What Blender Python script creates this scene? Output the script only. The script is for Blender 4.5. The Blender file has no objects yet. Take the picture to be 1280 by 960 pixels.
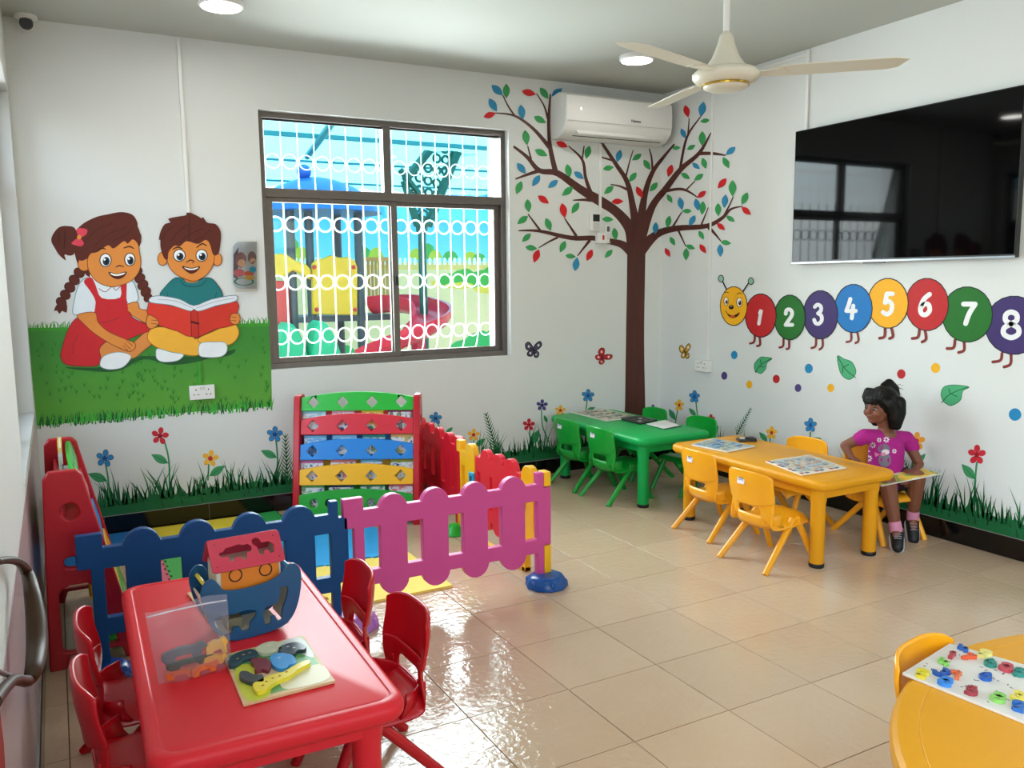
import bpy, bmesh, math, random
from mathutils import Vector, Matrix, geometry
random.seed(7)
S = bpy.context.scene
C = S.collection
PI = math.pi
def hexc(h, a=1.0):
    h = h.lstrip('#'); o = []
    for i in (0, 2, 4):
        c = int(h[i:i+2], 16)/255
        o.append(c/12.92 if c <= .04045 else ((c+.055)/1.055)**2.4)
    return (*o, a)
# ---------------------------------------------------------------- camera
F, YAW, PIT, ROLL = 1049.86, .49673, .12371, -.01173
CAM = Vector((-4.3204, -5.4242, 1.481))
def cam_axes():
    cy, sy, cp, sp, cr, sr = math.cos(YAW), math.sin(YAW), math.cos(PIT), math.sin(PIT), math.cos(ROLL), math.sin(ROLL)
    f = Vector((sy*cp, cy*cp, -sp)); r = Vector((cy, -sy, 0)); u = r.cross(f)
    return cr*r+sr*u, -sr*r+cr*u, f
RX, UX, FX = cam_axes()
cd = bpy.data.cameras.new('camera'); cam = bpy.data.objects.new('camera', cd); C.objects.link(cam)
cd.sensor_width = 36; cd.lens = F*36/1280; cd.clip_start = .02; cd.clip_end = 100
cam.matrix_world = Matrix(((RX.x, UX.x, -FX.x, CAM.x), (RX.y, UX.y, -FX.y, CAM.y), (RX.z, UX.z, -FX.z, CAM.z), (0, 0, 0, 1)))
S.camera = cam
def onp(px, py, ax, val):
    """point of the plane (axis ax = val) seen at a pixel of the 1280x960 photograph"""
    d = FX + (px-640)/F*RX - (py-480)/F*UX
    return CAM + d*((val-CAM[ax])/d[ax])
# ---------------------------------------------------------------- world, sun, window light
S.view_settings.view_transform = 'Standard'; S.view_settings.look = 'None'
S.view_settings.gamma = 1; S.view_settings.use_curve_mapping = False
S.view_settings.exposure = 0.12
W = bpy.data.worlds.new('world'); S.world = W; W.use_nodes = True
wn = W.node_tree.nodes; wl = W.node_tree.links
sky = wn.new('ShaderNodeTexSky'); sky.sky_type = 'NISHITA'; sky.sun_disc = False
sky.sun_elevation = math.radians(58); sky.sun_rotation = math.radians(200); sky.air_density = 1.2; sky.dust_density = 2.0
bgn = wn['Background']; bgn.inputs['Strength'].default_value = .8
wl.new(sky.outputs[0], bgn.inputs[0])
sd = bpy.data.lights.new('sun', 'SUN'); sd.energy = 6.5; sd.angle = .02; sd.color = (1, .95, .87)
so = bpy.data.objects.new('sun', sd); C.objects.link(so)
so.rotation_euler = Vector((-.25, -.28, .9)).to_track_quat('Z', 'Y').to_euler()   # sun stands beyond the canopy side
def area(name, loc, direction, sx, sy, power, col=(1, 1, 1)):
    l = bpy.data.lights.new(name, 'AREA'); l.shape = 'RECTANGLE'; l.size = sx; l.size_y = sy; l.energy = power; l.color = col
    o = bpy.data.objects.new(name, l); C.objects.link(o); o.location = loc
    o.rotation_euler = Vector(direction).to_track_quat('-Z', 'Z').to_euler(); return o
DAY = (.93, .97, 1)
area('daylight_window_left', (-4.62, -1.15, 1.7), (1, 0, -.15), 1.9, 1.6, 20, DAY)
area('daylight_added_side', (-4.60, -6.2, 1.7), (1, .25, -.12), 2.6, 1.6, 132, DAY)  # lamp in an unseen side window, added to light the room
area('daylight_added_rear', (-2.3, -8.3, 1.7), (0, 1, -.05), 3.0, 1.6, 5, DAY)  # weak fill through an unseen rear window, also added for light
area('daylight_window_back', (-2.26, .345, 1.76), (0, -1, -.25), 1.66, 1.56, 140, (.92, .98, 1))
# ---------------------------------------------------------------- materials
MATS = {}
def mat(h, rough=.5, metal=0., spec=.5, coat=0., name=None, noise=0., nscale=8., bump=0., bscale=60., trans=0., alpha=1., emit=0., sub=0.):
    key = (h, rough, metal, spec, coat, noise, nscale, bump, bscale, trans, alpha, emit, sub)
    if key in MATS: return MATS[key]
    m = bpy.data.materials.new(name or 'surface_'+h.strip('#')); m.use_nodes = True
    nt = m.node_tree; b = nt.nodes['Principled BSDF']; I = b.inputs
    I['Base Color'].default_value = hexc(h); I['Roughness'].default_value = rough; I['Metallic'].default_value = metal
    I['Specular IOR Level'].default_value = spec; I['Coat Weight'].default_value = coat; I['Coat Roughness'].default_value = .08
    I['Transmission Weight'].default_value = trans; I['Alpha'].default_value = alpha
    if sub: I['Subsurface Weight'].default_value = sub; I['Subsurface Radius'].default_value = (.01, .004, .002)
    if emit: I['Emission Color'].default_value = hexc(h); I['Emission Strength'].default_value = emit
    tc = nt.nodes.new('ShaderNodeTexCoord')
    if noise:
        n = nt.nodes.new('ShaderNodeTexNoise'); n.inputs['Scale'].default_value = nscale; n.inputs['Detail'].default_value = 4
        nt.links.new(tc.outputs['Object'], n.inputs['Vector'])
        mx = nt.nodes.new('ShaderNodeMix'); mx.data_type = 'RGBA'
        c = hexc(h); mx.inputs[6].default_value = tuple(x*(1-noise) for x in c[:3])+(1,); mx.inputs[7].default_value = tuple(min(1, x*(1+noise)) for x in c[:3])+(1,)
        nt.links.new(n.outputs['Fac'], mx.inputs[0]); nt.links.new(mx.outputs[2], I['Base Color'])
    if bump:
        n2 = nt.nodes.new('ShaderNodeTexNoise'); n2.inputs['Scale'].default_value = bscale; n2.inputs['Detail'].default_value = 3
        nt.links.new(tc.outputs['Object'], n2.inputs['Vector'])
        bp = nt.nodes.new('ShaderNodeBump'); bp.inputs['Strength'].default_value = bump; bp.inputs['Distance'].default_value = .002
        nt.links.new(n2.outputs['Fac'], bp.inputs['Height']); nt.links.new(bp.outputs[0], I['Normal'])
    MATS[key] = m; return m
def paint(h): return mat(h, .55, spec=.3, noise=.07, nscale=14)
def plastic(h, r=.28): return mat(h, r, spec=.5, noise=.04, nscale=5, bump=.05, bscale=40)
# ---------------------------------------------------------------- mesh builder
class MB:
    def __init__(s): s.v = []; s.f = []
    def add(s, vs, fs):
        n = len(s.v); s.v += [Vector(v) for v in vs]; s.f += [tuple(i+n for i in f) for f in fs]; return s
    def box(s, c, d, rot=None):
        x, y, z = d[0]/2, d[1]/2, d[2]/2; c = Vector(c)
        vs = [Vector((a*x, b*y, e*z)) for a in (-1, 1) for b in (-1, 1) for e in (-1, 1)]
        if rot is not None: vs = [rot @ v for v in vs]
        return s.add([v+c for v in vs], [(0, 1, 3, 2), (4, 6, 7, 5), (0, 4, 5, 1), (2, 3, 7, 6), (0, 2, 6, 4), (1, 5, 7, 3)])
    def bx(s, x0, x1, y0, y1, z0, z1): return s.box(((x0+x1)/2, (y0+y1)/2, (z0+z1)/2), (x1-x0, y1-y0, z1-z0))
    def tube(s, pts, r, seg=10, caps=True, closed=False):
        pts = [Vector(p) for p in pts]; n = len(pts); rs = r if isinstance(r, (list, tuple)) else [r]*n
        rings = []; ref = None
        for i, p in enumerate(pts):
            if closed: t = pts[(i+1) % n]-pts[i-1]
            else: t = pts[min(i+1, n-1)]-pts[max(i-1, 0)]
            t.normalize()
            if ref is None:
                ref = Vector((0, 0, 1)) if abs(t.z) < .9 else Vector((1, 0, 0))
                ref = (ref-t*ref.dot(t)).normalized()
            else: ref = (ref-t*ref.dot(t)).normalized()
            b = t.cross(ref)
            rings.append([p+(ref*math.cos(2*PI*k/seg)+b*math.sin(2*PI*k/seg))*rs[i] for k in range(seg)])
        s.loft(rings, caps and not closed, closed); return s
    def loft(s, rings, caps=True, closed=False):
        m = len(rings[0]); base = len(s.v)
        for r in rings: s.v += [Vector(v) for v in r]
        n = len(rings)
        for i in range(n if closed else n-1):
            a = base+i*m; b = base+((i+1) % n)*m
            for k in range(m): s.f.append((a+k, a+(k+1) % m, b+(k+1) % m, b+k))
        if caps:
            s.f.append(tuple(base+k for k in reversed(range(m)))); s.f.append(tuple(base+(n-1)*m+k for k in range(m)))
        return s
    def lathe(s, prof, c=(0, 0, 0), seg=24, axis='z'):
        c = Vector(c); rings = []
        for r, z in prof:
            ring = []
            for k in range(seg):
                a = 2*PI*k/seg; v = Vector((r*math.cos(a), r*math.sin(a), z))
                if axis == 'x': v = Vector((v.z, v.x, v.y))
                if axis == 'y': v = Vector((v.y, v.z, v.x))
                ring.append(c+v)
            rings.append(ring)
        return s.loft(rings)
    def ball(s, c, r, seg=12, ring=8, rot=None):
        c = Vector(c); r = r if isinstance(r, (tuple, list)) else (r, r, r); base = len(s.v)
        vs = [Vector((0, 0, -r[2]))]
        for i in range(1, ring):
            t = -PI/2+PI*i/ring
            for k in range(seg):
                a = 2*PI*k/seg; vs.append(Vector((r[0]*math.cos(t)*math.cos(a), r[1]*math.cos(t)*math.sin(a), r[2]*math.sin(t))))
        vs.append(Vector((0, 0, r[2])))
        fs = []
        for k in range(seg): fs.append((0, 1+(k+1) % seg, 1+k))
        for i in range(ring-2):
            for k in range(seg):
                a = 1+i*seg; fs.append((a+k, a+(k+1) % seg, a+seg+(k+1) % seg, a+seg+k))
        l = len(vs)-1
        for k in range(seg): fs.append((l, l-seg+k, l-seg+(k+1) % seg))
        if rot is not None: vs = [rot @ v for v in vs]
        return s.add([v+c for v in vs], fs)
    def slab(s, outer, holes=(), z0=0., z1=.01, M=None):
        """extruded flat shape with holes; 2D points in local xy, extruded along z, then mapped by M"""
        loops = [[Vector((p[0], p[1], 0)) for p in l] for l in [outer]+list(holes)]
        flat = [p for l in loops for p in l]; eds = []; q = 0
        for l in loops:
            eds += [(q+i, q+(i+1) % len(l)) for i in range(len(l))]; q += len(l)
        rv, re_, rf, ov, oe, of_ = geometry.delaunay_2d_cdt([Vector((p.x, p.y)) for p in flat], eds, [], 0, 1e-7)
        n = len(flat); f = M or (lambda v: v); back = {}
        for i, o_ in enumerate(ov):
            if o_: back[i] = o_[0]
        def inside(x, y):
            c_ = False
            for l in loops:
                for i in range(len(l)):
                    a_, b_ = l[i-1], l[i]
                    if (a_.y > y) != (b_.y > y) and x < (b_.x-a_.x)*(y-a_.y)/(b_.y-a_.y)+a_.x: c_ = not c_
            return c_
        vs = [f(Vector((p.x, p.y, z0))) for p in flat]+[f(Vector((p.x, p.y, z1))) for p in flat]
        fs = []
        for t in rf:
            if any(i not in back for i in t): continue
            cx_ = sum(rv[i].x for i in t)/len(t); cy_ = sum(rv[i].y for i in t)/len(t)
            if not inside(cx_, cy_): continue
            t = [back[i] for i in t]; fs.append(tuple(reversed(t))); fs.append(tuple(i+n for i in t))
        k = 0
        for l in loops:
            m = len(l)
            for i in range(m): fs.append((k+i, k+(i+1) % m, k+(i+1) % m+n, k+i+n))
            k += m
        return s.add(vs, fs)
    def xf(s, M):
        s.v = [M @ v for v in s.v]; return s
def ob(name, mb, m, parent=None, smooth=None, bevel=0., bseg=2, sub=0, origin=None, fix=True):
    me = bpy.data.meshes.new(name)
    off = Vector(origin) if origin is not None else Vector((0, 0, 0))
    me.from_pydata([v-off for v in mb.v], [], mb.f)
    if fix:
        bm = bmesh.new(); bm.from_mesh(me); bmesh.ops.recalc_face_normals(bm, faces=bm.faces); bm.to_mesh(me); bm.free()
    o = bpy.data.objects.new(name, me); C.objects.link(o)
    if m: me.materials.append(m)
    if smooth is not None:
        if smooth >= 180: me.shade_smooth()
        else:
            me.shade_smooth()
            me.set_sharp_from_angle(angle=math.radians(smooth))
    if bevel:
        b = o.modifiers.new('bevel', 'BEVEL'); b.width = bevel; b.segments = bseg; b.limit_method = 'ANGLE'; b.angle_limit = math.radians(40); b.harden_normals = False
        if smooth is None: me.shade_smooth(); me.set_sharp_from_angle(angle=math.radians(50))
    if sub:
        q = o.modifiers.new('subdivision', 'SUBSURF'); q.levels = sub; q.render_levels = sub
    if parent: o.parent = parent
    if origin is not None and not parent: o.location = off
    return o
def thing(name, label, cat, loc=(0, 0, 0), rz=0., group=None):
    o = bpy.data.objects.new(name, None); C.objects.link(o); o.location = loc; o.rotation_euler = (0, 0, rz)
    o.empty_display_size = .05; o['label'] = label; o['category'] = cat
    if group: o['group'] = group
    return o
def tag(o, label, cat, group=None):
    o['label'] = label; o['category'] = cat
    if group: o['group'] = group
    return o
def struct(o): o['kind'] = 'structure'; return o
def copy_tree(o, parent=None):
    c = o.copy(); C.objects.link(c)
    if parent: c.parent = parent
    for ch in list(o.children): copy_tree(ch, c)
    return c
def catmull(pts, closed=False, n=5):
    out = []; m = len(pts)
    for i in range(m if closed else m-1):
        g = (lambda j: pts[j % m]) if closed else (lambda j: pts[max(0, min(m-1, j))])
        p0, p1, p2, p3 = g(i-1), g(i), g(i+1), g(i+2)
        for k in range(n):
            t = k/n
            out.append(tuple(.5*(2*b+(c-a)*t+(2*a-5*b+4*c-d)*t*t+(3*b-a-3*c+d)*t**3) for a, b, c, d in zip(p0, p1, p2, p3)))
    if not closed: out.append(tuple(pts[-1]))
    return out
def rrect(w, h, r, seg=5, cx=0, cy=0):
    o = []
    for (sx, sy, a0) in ((1, 1, 0), (-1, 1, 90), (-1, -1, 180), (1, -1, 270)):
        for k in range(seg+1):
            a = math.radians(a0+90*k/seg); o.append((cx+sx*(w/2-r)+r*math.cos(a), cy+sy*(h/2-r)+r*math.sin(a)))
    return o
def circ(cx, cy, rx, ry=None, seg=20, rot=0.):
    ry = rx if ry is None else ry; c, s = math.cos(rot), math.sin(rot)
    return [(cx+rx*math.cos(2*PI*k/seg)*c-ry*math.sin(2*PI*k/seg)*s, cy+rx*math.cos(2*PI*k/seg)*s+ry*math.sin(2*PI*k/seg)*c) for k in range(seg)]
# ================================================================ ROOM
XL, YB, H, TH = -4.456, -8.0, 2.912, .22          # left wall, rear wall, ceiling height, wall thickness
WALL = mat('#d8dbd8', .6, spec=.25, noise=.015, nscale=2.5, bump=.06, bscale=25, name='white_wall_paint')
CEIL = mat('#babdb6', .7, spec=.2, noise=.02, nscale=1.5, name='ceiling_paint')
def wall_with_holes(name, axis, pos, out, a0, a1, holes, TH=TH):
    """axis 1: wall in plane y=pos; axis 0: wall in plane x=pos; out = direction of its thickness"""
    mb = MB(); us = sorted({a0, a1, *[h[0] for h in holes], *[h[1] for h in holes]}); vs = sorted({0, H, *[h[2] for h in holes], *[h[3] for h in holes]})
    p0, p1 = sorted((pos, pos+out*TH))
    for i in range(len(us)-1):
        for j in range(len(vs)-1):
            um, vm = (us[i]+us[i+1])/2, (vs[j]+vs[j+1])/2
            if any(h[0] < um < h[1] and h[2] < vm < h[3] for h in holes): continue
            if axis == 1: mb.bx(us[i], us[i+1], p0, p1, vs[j], vs[j+1])
            else: mb.bx(p0, p1, us[i], us[i+1], vs[j], vs[j+1])
    o = ob(name, mb, WALL, fix=False)
    bm = bmesh.new(); bm.from_mesh(o.data); bmesh.ops.remove_doubles(bm, verts=bm.verts, dist=1e-5)
    seen = {}
    for f in bm.faces:
        k = tuple(round(x, 4) for x in f.calc_center_median()); seen.setdefault(k, []).append(f)
    bmesh.ops.delete(bm, geom=[f for l in seen.values() if len(l) > 1 for f in l], context='FACES_ONLY')
    bmesh.ops.recalc_face_normals(bm, faces=bm.faces); bm.to_mesh(o.data); bm.free()
    return struct(o)
W1 = (-3.135, -1.385, .925, 2.54)                 # back window opening
W2 = (-2.05, -.10, .78, 2.50); W3 = (-7.5, -4.9, .80, 2.50)  # second opening is unseen, added to let daylight in
wall_back = wall_with_holes('wall_back', 1, 0, 1, XL-TH, TH, [W1], .34)
wall_right = wall_with_holes('wall_right', 0, 0, 1, YB, 0, [])
wall_left = wall_with_holes('wall_left', 0, XL, -1, YB, 0, [W2, W3])
wall_front = wall_with_holes('wall_front', 1, YB, -1, XL-TH, TH, [(-3.9, -.7, .8, 2.5)])  # opening for the added rear window
struct(ob('ceiling', MB().bx(XL-TH, TH, YB-TH, TH, H, H+.15), CEIL))
# floor: grout bed with single tiles
GR = mat('#4a3a2a', .8, name='grout')
flo = struct(ob('floor', MB().bx(XL-TH, TH, YB-TH, TH, -.12, -.004), GR))
def tile_material():
    m = bpy.data.materials.new('glazed_beige_tile'); m.use_nodes = True; nt = m.node_tree; N = nt.nodes; L = nt.links; b = N['Principled BSDF']
    tc = N.new('ShaderNodeTexCoord'); oi = N.new('ShaderNodeObjectInfo'); ge = N.new('ShaderNodeNewGeometry')
    n = N.new('ShaderNodeTexNoise'); n.inputs['Scale'].default_value = 1.6; n.inputs['Detail'].default_value = 6; n.inputs['Roughness'].default_value = .6
    L.new(ge.outputs['Position'], n.inputs['Vector'])
    mx = N.new('ShaderNodeMix'); mx.data_type = 'RGBA'; mx.inputs[6].default_value = hexc('#c4a688'); mx.inputs[7].default_value = hexc('#d1bba0')
    L.new(n.outputs['Fac'], mx.inputs[0])
    hs = N.new('ShaderNodeHueSaturation'); mr = N.new('ShaderNodeMapRange'); mr.inputs['To Min'].default_value = .94; mr.inputs['To Max'].default_value = 1.05
    L.new(oi.outputs['Random'], mr.inputs['Value']); L.new(mr.outputs[0], hs.inputs['Value']); L.new(mx.outputs[2], hs.inputs['Color']); L.new(hs.outputs[0], b.inputs['Base Color'])
    b.inputs['Roughness'].default_value = .10; b.inputs['Specular IOR Level'].default_value = .55
    w = N.new('ShaderNodeTexNoise'); w.inputs['Scale'].default_value = 34; w.inputs['Detail'].default_value = 3; w.inputs['Distortion'].default_value = .6
    L.new(ge.outputs['Position'], w.inputs['Vector'])
    bp = N.new('ShaderNodeBump'); bp.inputs['Strength'].default_value = .38; bp.inputs['Distance'].default_value = .006
    L.new(w.outputs['Fac'], bp.inputs['Height']); L.new(bp.outputs[0], b.inputs['Normal'])
    return m
TILE = tile_material(); A = .40008; GX, GY = -2.7739, -2.572; tile_meshes = {}
def edges(a0, a1, g):
    e = [a0]; k = math.ceil((a0-g)/A+1e-6)
    while g+k*A < a1-.012: e.append(g+k*A); k += 1
    return e+[a1]
ex, ey = edges(XL, 0, GX), edges(YB, 0, GY)
for i in range(len(ex)-1):
    for j in range(len(ey)-1):
        w, d = round(ex[i+1]-ex[i]-.0035, 4), round(ey[j+1]-ey[j]-.0035, 4)
        if w < .01 or d < .01: continue
        if (w, d) not in tile_meshes:
            t = MB(); r = lambda k, z: [(sx*(w/2-k), sy*(d/2-k), z) for sx, sy in ((-1, -1), (1, -1), (1, 1), (-1, 1))]
            t.loft([r(0, -.005), r(0, -.0005), r(.0006, 0)])
            o = ob('tile', t, TILE); tile_meshes[(w, d)] = o.data
        else:
            o = bpy.data.objects.new('tile', tile_meshes[(w, d)]); C.objects.link(o)
        o.parent = flo; o.location = ((ex[i]+ex[i+1])/2, (ey[j]+ey[j+1])/2, random.uniform(-.0001, .0001))
        o.rotation_euler = (random.uniform(-.0007, .0007), random.uniform(-.0007, .0007), 0)
# glossy dado below the left windows
struct(ob('trim_1', MB().bx(XL, XL+.002, YB, -.002, .115, .74), mat('#b9a6a6', .28, spec=.5, noise=.03)))
# black skirting tiles
SK = mat('#0b0b0c', .12, spec=.5, name='black_glazed_skirting'); SKG = mat('#8f8d88', .8, name='skirting_grout')
def skirting(name, axis, pos, sgn, a0, a1, g, L=.592):
    q = (lambda u0, u1, t, z0, z1: (u0, u1, *sorted((pos, pos+sgn*t)), z0, z1)) if axis == 1 else (lambda u0, u1, t, z0, z1: (*sorted((pos, pos+sgn*t)), u0, u1, z0, z1))
    base = struct(ob(name, MB().bx(*q(a0, a1, .008, 0.0005, .114)), SKG))
    e = [a0]; k = math.ceil((a0-g)/L+1e-6)
    while g+k*L < a1: e.append(g+k*L); k += 1
    e.append(a1)
    for i in range(len(e)-1):
        if e[i+1]-e[i] > .02: ob('tile', MB().bx(*q(e[i]+.0015, e[i+1]-.0015, .012, .002, .1115)), SK, base)
skirting('baseboard_back', 1, 0, -1, XL, 0, onp(261, 633, 1, 0).x)
skirting('baseboard_right', 0, 0, -1, YB, -.012, -1.944)
skirting('baseboard_left', 0, XL, 1, YB, -.012, -1.6)
# ---------------------------------------------------------------- windows
ALU = mat('#6b6560', .4, metal=.55, noise=.12, nscale=30, name='bronze_aluminium'); ALUD = mat('#4a4540', .45, metal=.4, noise=.2, nscale=20, name='dull_aluminium')
GLASS = bpy.data.materials.new('clear_glass'); GLASS.use_nodes = True
_n = GLASS.node_tree.nodes; _l = GLASS.node_tree.links; _n.remove(_n['Principled BSDF'])
_t = _n.new('ShaderNodeBsdfTransparent'); _t.inputs[0].default_value = (.96, .98, .98, 1); _g = _n.new('ShaderNodeBsdfGlossy'); _g.inputs['Roughness'].default_value = .02
_m = _n.new('ShaderNodeMixShader'); _fr = _n.new('ShaderNodeFresnel'); _fr.inputs[0].default_value = 1.25
_l.new(_fr.outputs[0], _m.inputs[0]); _l.new(_t.outputs[0], _m.inputs[1]); _l.new(_g.outputs[0], _m.inputs[2]); _l.new(_m.outputs[0], _n['Material Output'].inputs[0])
RUB = mat('#1b1a19', .6, name='black_rubber')
def window(name, x0, x1, z0, z1, axis, pos, inw, trans, mulls):
    """frame with transom, top lights and sliding sashes; pos = inner face of the frame, inw = room direction"""
    root = bpy.data.objects.new(name, None); C.objects.link(root); struct(root)
    root.location = ((x0+x1)/2, pos, z0) if axis == 1 else (pos, (x0+x1)/2, z0)
    O = Vector(root.location)
    def B(mb, u0, u1, d0, d1, a, b):           # d = depth away from the room
        p, q = sorted((pos-inw*d0, pos-inw*d1))
        return mb.bx(u0, u1, p, q, a, b) if axis == 1 else mb.bx(p, q, u0, u1, a, b)
    fw = .036
    def part(n, mb, m, parent=root, bevel=.002):
        return ob(n, mb, m, parent, bevel=bevel, origin=O if parent is root else O)
    for (n, u0, u1, a, b) in (('frame_rail', x0, x1, z1-fw, z1), ('frame_rail', x0, x1, z0, z0+fw), ('frame_stile', x0, x0+fw, z0+fw, z1-fw), ('frame_stile', x1-fw, x1, z0+fw, z1-fw), ('transom', x0+fw, x1-fw, trans-.028, trans+.028)):
        part(n, B(MB(), u0, u1, 0, .075, a, b), ALU)
    mt, ml = mulls
    part('mullion', B(MB(), mt-.026, mt+.026, .005, .07, trans+.028, z1-fw), ALU)
    for (a, b) in ((x0+fw, mt-.026), (mt+.026, x1-fw)):
        part('pane', B(MB(), a, b, .035, .039, trans+.028, z1-fw), GLASS, bevel=0)
        part('glazing_seal', B(B(MB(), a, b, .028, .034, z1-fw-.012, z1-fw), a, a+.008, .028, .034, trans+.028, z1-fw-.012), RUB, bevel=0)
    for k, (a, b, d) in enumerate(((x0+fw, ml+.025, .012), (ml-.025, x1-fw, .040))):
        s = MB(); sw = .042
        B(s, a, a+sw, d, d+.024, z0+fw, trans-.028); B(s, b-sw, b, d, d+.024, z0+fw, trans-.028)
        B(s, a+sw, b-sw, d, d+.024, z0+fw, z0+fw+.035); B(s, a+sw, b-sw, d, d+.024, trans-.028-.03, trans-.028)
        sash = part('sash', s, ALU)
        ob('pane', B(MB(), a+sw, b-sw, d+.010, d+.014, z0+fw+.035, trans-.058), GLASS, sash, origin=O)
        if k == 0: ob('latch', B(MB(), b-.03, b-.012, d-.02, d, (z0+trans)/2-.03, (z0+trans)/2+.03), RUB, sash, origin=O, bevel=.004)
    return root
window('window_1', W1[0], W1[1], W1[2], W1[3], 1, .055, -1, 2.045, (-2.282, -2.245))
window('window_2', W2[0], W2[1], W2[2], W2[3], 0, XL-.09, 1, 2.0, (-1.1, -1.1))
window('added_window_side', W3[0], W3[1], W3[2], W3[3], 0, XL-.09, 1, 2.0, (-6.2, -6.2))  # unseen, put in as a daylight opening near the camera
window('added_window_rear', -3.9, -.7, .8, 2.5, 1, YB-.09, 1, 2.0, (-2.3, -2.3))  # unseen window behind the camera, added to let daylight in
# ================================================================ FURNITURE
RED, GRN, YEL, BLU, PNK = '#cf1626', '#0ba23a', '#f2ab12', '#0b5fae', '#d4589b'
BLACK = mat('#0a0a0a', .5); WHITE = mat('#e9e9e7', .35); INK = mat('#3a3f55', .6)
LABEL = mat('#e6e2ee', .4, name='sticker_paper')
def make_chair(label, hexcol, sticker=True):
    M = plastic(hexcol, .3); t = thing('toddler_chair', label, 'chair')
    st = [(.172, .235, .118), (.166, .256, .128), (.14, .266, .138), (.07, .262, .146), (0, .256, .148), (-.065, .254, .147), (-.105, .258, .145), (-.128, .268, .146), (-.135, .281, .147), (-.139, .314, .147), (-.140, .345, .146), (-.141, .36, .145)]
    nv = 12; mb = MB(); rows = []
    for (x, z, hw) in st:
        row = []
        for j in range(nv+1):
            v = -1+2*j/nv; e = abs(v)**5; seat = min(1, max(0, (.30-z)/.03)) if x < -.09 else 1
            row.append((x+.03*e*(1-seat)+.0, v*hw, z-.052*e*seat-.012*(1-v*v)*seat*(1 if x < .1 else .4)))
        rows.append(row)
    n = nv+1
    mb.v = [Vector(p) for r in rows for p in r]
    for i in range(len(rows)-1):
        for j in range(nv):
            if i == 8 and 3 <= j <= 8: continue
            mb.f.append((i*n+j, i*n+j+1, (i+1)*n+j+1, (i+1)*n+j))
    s = ob('seat', mb, M, t, smooth=180)
    q = s.modifiers.new('thickness', 'SOLIDIFY'); q.thickness = .009; q.offset = 0
    q = s.modifiers.new('subdivision', 'SUBSURF'); q.levels = q.render_levels = 1
    sk = MB(); nn = 12
    for i in range(4):
        z = (.276, .252, .228, .208)[i]
        for j in range(nn+1):
            v = -1+2*j/nn; sk.v.append(Vector(((-.139, -.139, -.132, -.118)[i]+.075*abs(v)**4, v*.147, z+.012*abs(v)**3)))
    for i in range(3):
        for j in range(nn): a = i*(nn+1)+j; sk.f.append((a, a+1, a+nn+2, a+nn+1))
    q = ob('rear_skirt', sk, M, t, smooth=180).modifiers.new('thickness', 'SOLIDIFY'); q.thickness = .008; q.offset = 0
    # curved back panel
    mb = MB(); nu, nw = 12, 7; F1 = []; F2 = []
    for j in range(nu+1):
        v = -1+2*j/nu; zb = .345-.020*(1-v*v); zt = .505-.016*max(0, abs(v)-.3)**2/.49-(.009 if abs(v) > .95 else 0); y = v*(.150+.003)
        for i in range(nw+1):
            w = i/nw; z = zb+(zt-zb)*w; x = -.150-.014*math.sin(w*PI*.8)-.012*(1-w)**4+.040*abs(v)**3-.022*w
            F1.append(Vector((x, y*(.97+.03*math.sin(w*PI)), z))); F2.append(F1[-1]+Vector((.013, 0, 0)))
    m = nw+1; mb.v = F1+F2; N1 = len(F1)
    for j in range(nu):
        for i in range(nw):
            a = j*m+i; mb.f.append((a, a+1, a+m+1, a+m)); mb.f.append((a+N1, a+m+N1, a+m+1+N1, a+1+N1))
    for j in range(nu):
        for i in (0, nw):
            a = j*m+i; mb.f.append((a, a+m, a+m+N1, a+N1))
    for i in range(nw):
        for j in (0, nu):
            a = j*m+i; mb.f.append((a, a+1, a+1+N1, a+N1))
    ob('backrest', mb, M, t, smooth=50, bevel=.005)
    for sy in (-1, 1):
        ob('leg', MB().tube([(.045, sy*.122, .243), (-.03, sy*.137, .165), (-.186, sy*.162, .0)], [.0185, .0175, .016], 10), M, t, smooth=50)
        ob('leg', MB().tube([(.070, sy*.122, .243), (.11, sy*.133, .165), (.186, sy*.150, .0)], [.0185, .0175, .016], 10), M, t, smooth=50)
        ob('seat_rib', MB().box((-.131, sy*.112, .272), (.012, .006, .06)).box((-.131, sy*.124, .272), (.012, .006, .06)).box((-.131, sy*.100, .272), (.012, .006, .06)), M, t, bevel=.002)
    if sticker:
        R = Matrix.Rotation(.12, 3, 'Y')
        k = ob('sticker', MB().box((-.1795, .022, .452), (.0015, .048, .044), R), LABEL, t)
        p = MB()
        for r_ in range(3):
            for c_ in range(4): p.box((-.1806, .008+.009*c_, .442+.009*r_), (.001, .0055, .0045), R)
        ob('sticker_print', p, INK, k)
    return t
def place(t, x, y, rz): t.location = (x, y, 0); t.rotation_euler = (0, 0, rz); return t
def chairs(hexcol, specs, group, sticker=True):
    proto = None
    for (x, y, rz, lab) in specs:
        c = make_chair(lab, hexcol, sticker) if proto is None else copy_tree(proto)
        proto = proto or c; c['label'] = lab; c['group'] = group; place(c, x, y, rz)
chairs('#f3a71a', [(-1.11, -2.30, .02, 'stickered yellow plastic chair at the rectangular yellow table, the one nearest the camera'),
    (-.995, -1.78, -.04, 'stickered yellow plastic chair at the rectangular yellow table, beside its far left end'),
    (-.49, -1.87, PI+.05, 'empty yellow plastic chair behind the rectangular yellow table, between table and wall'),
    (-.235, -2.30, -PI/2-.12, 'yellow plastic chair the girl in the magenta shirt is sitting on')], 'yellow chairs around the rectangular table')
chairs('#f3a71a', [(-2.32, -4.205, -PI/2+.16, 'yellow plastic chair tucked under the large round yellow table')], 'yellow chair at the round table', False)
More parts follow.
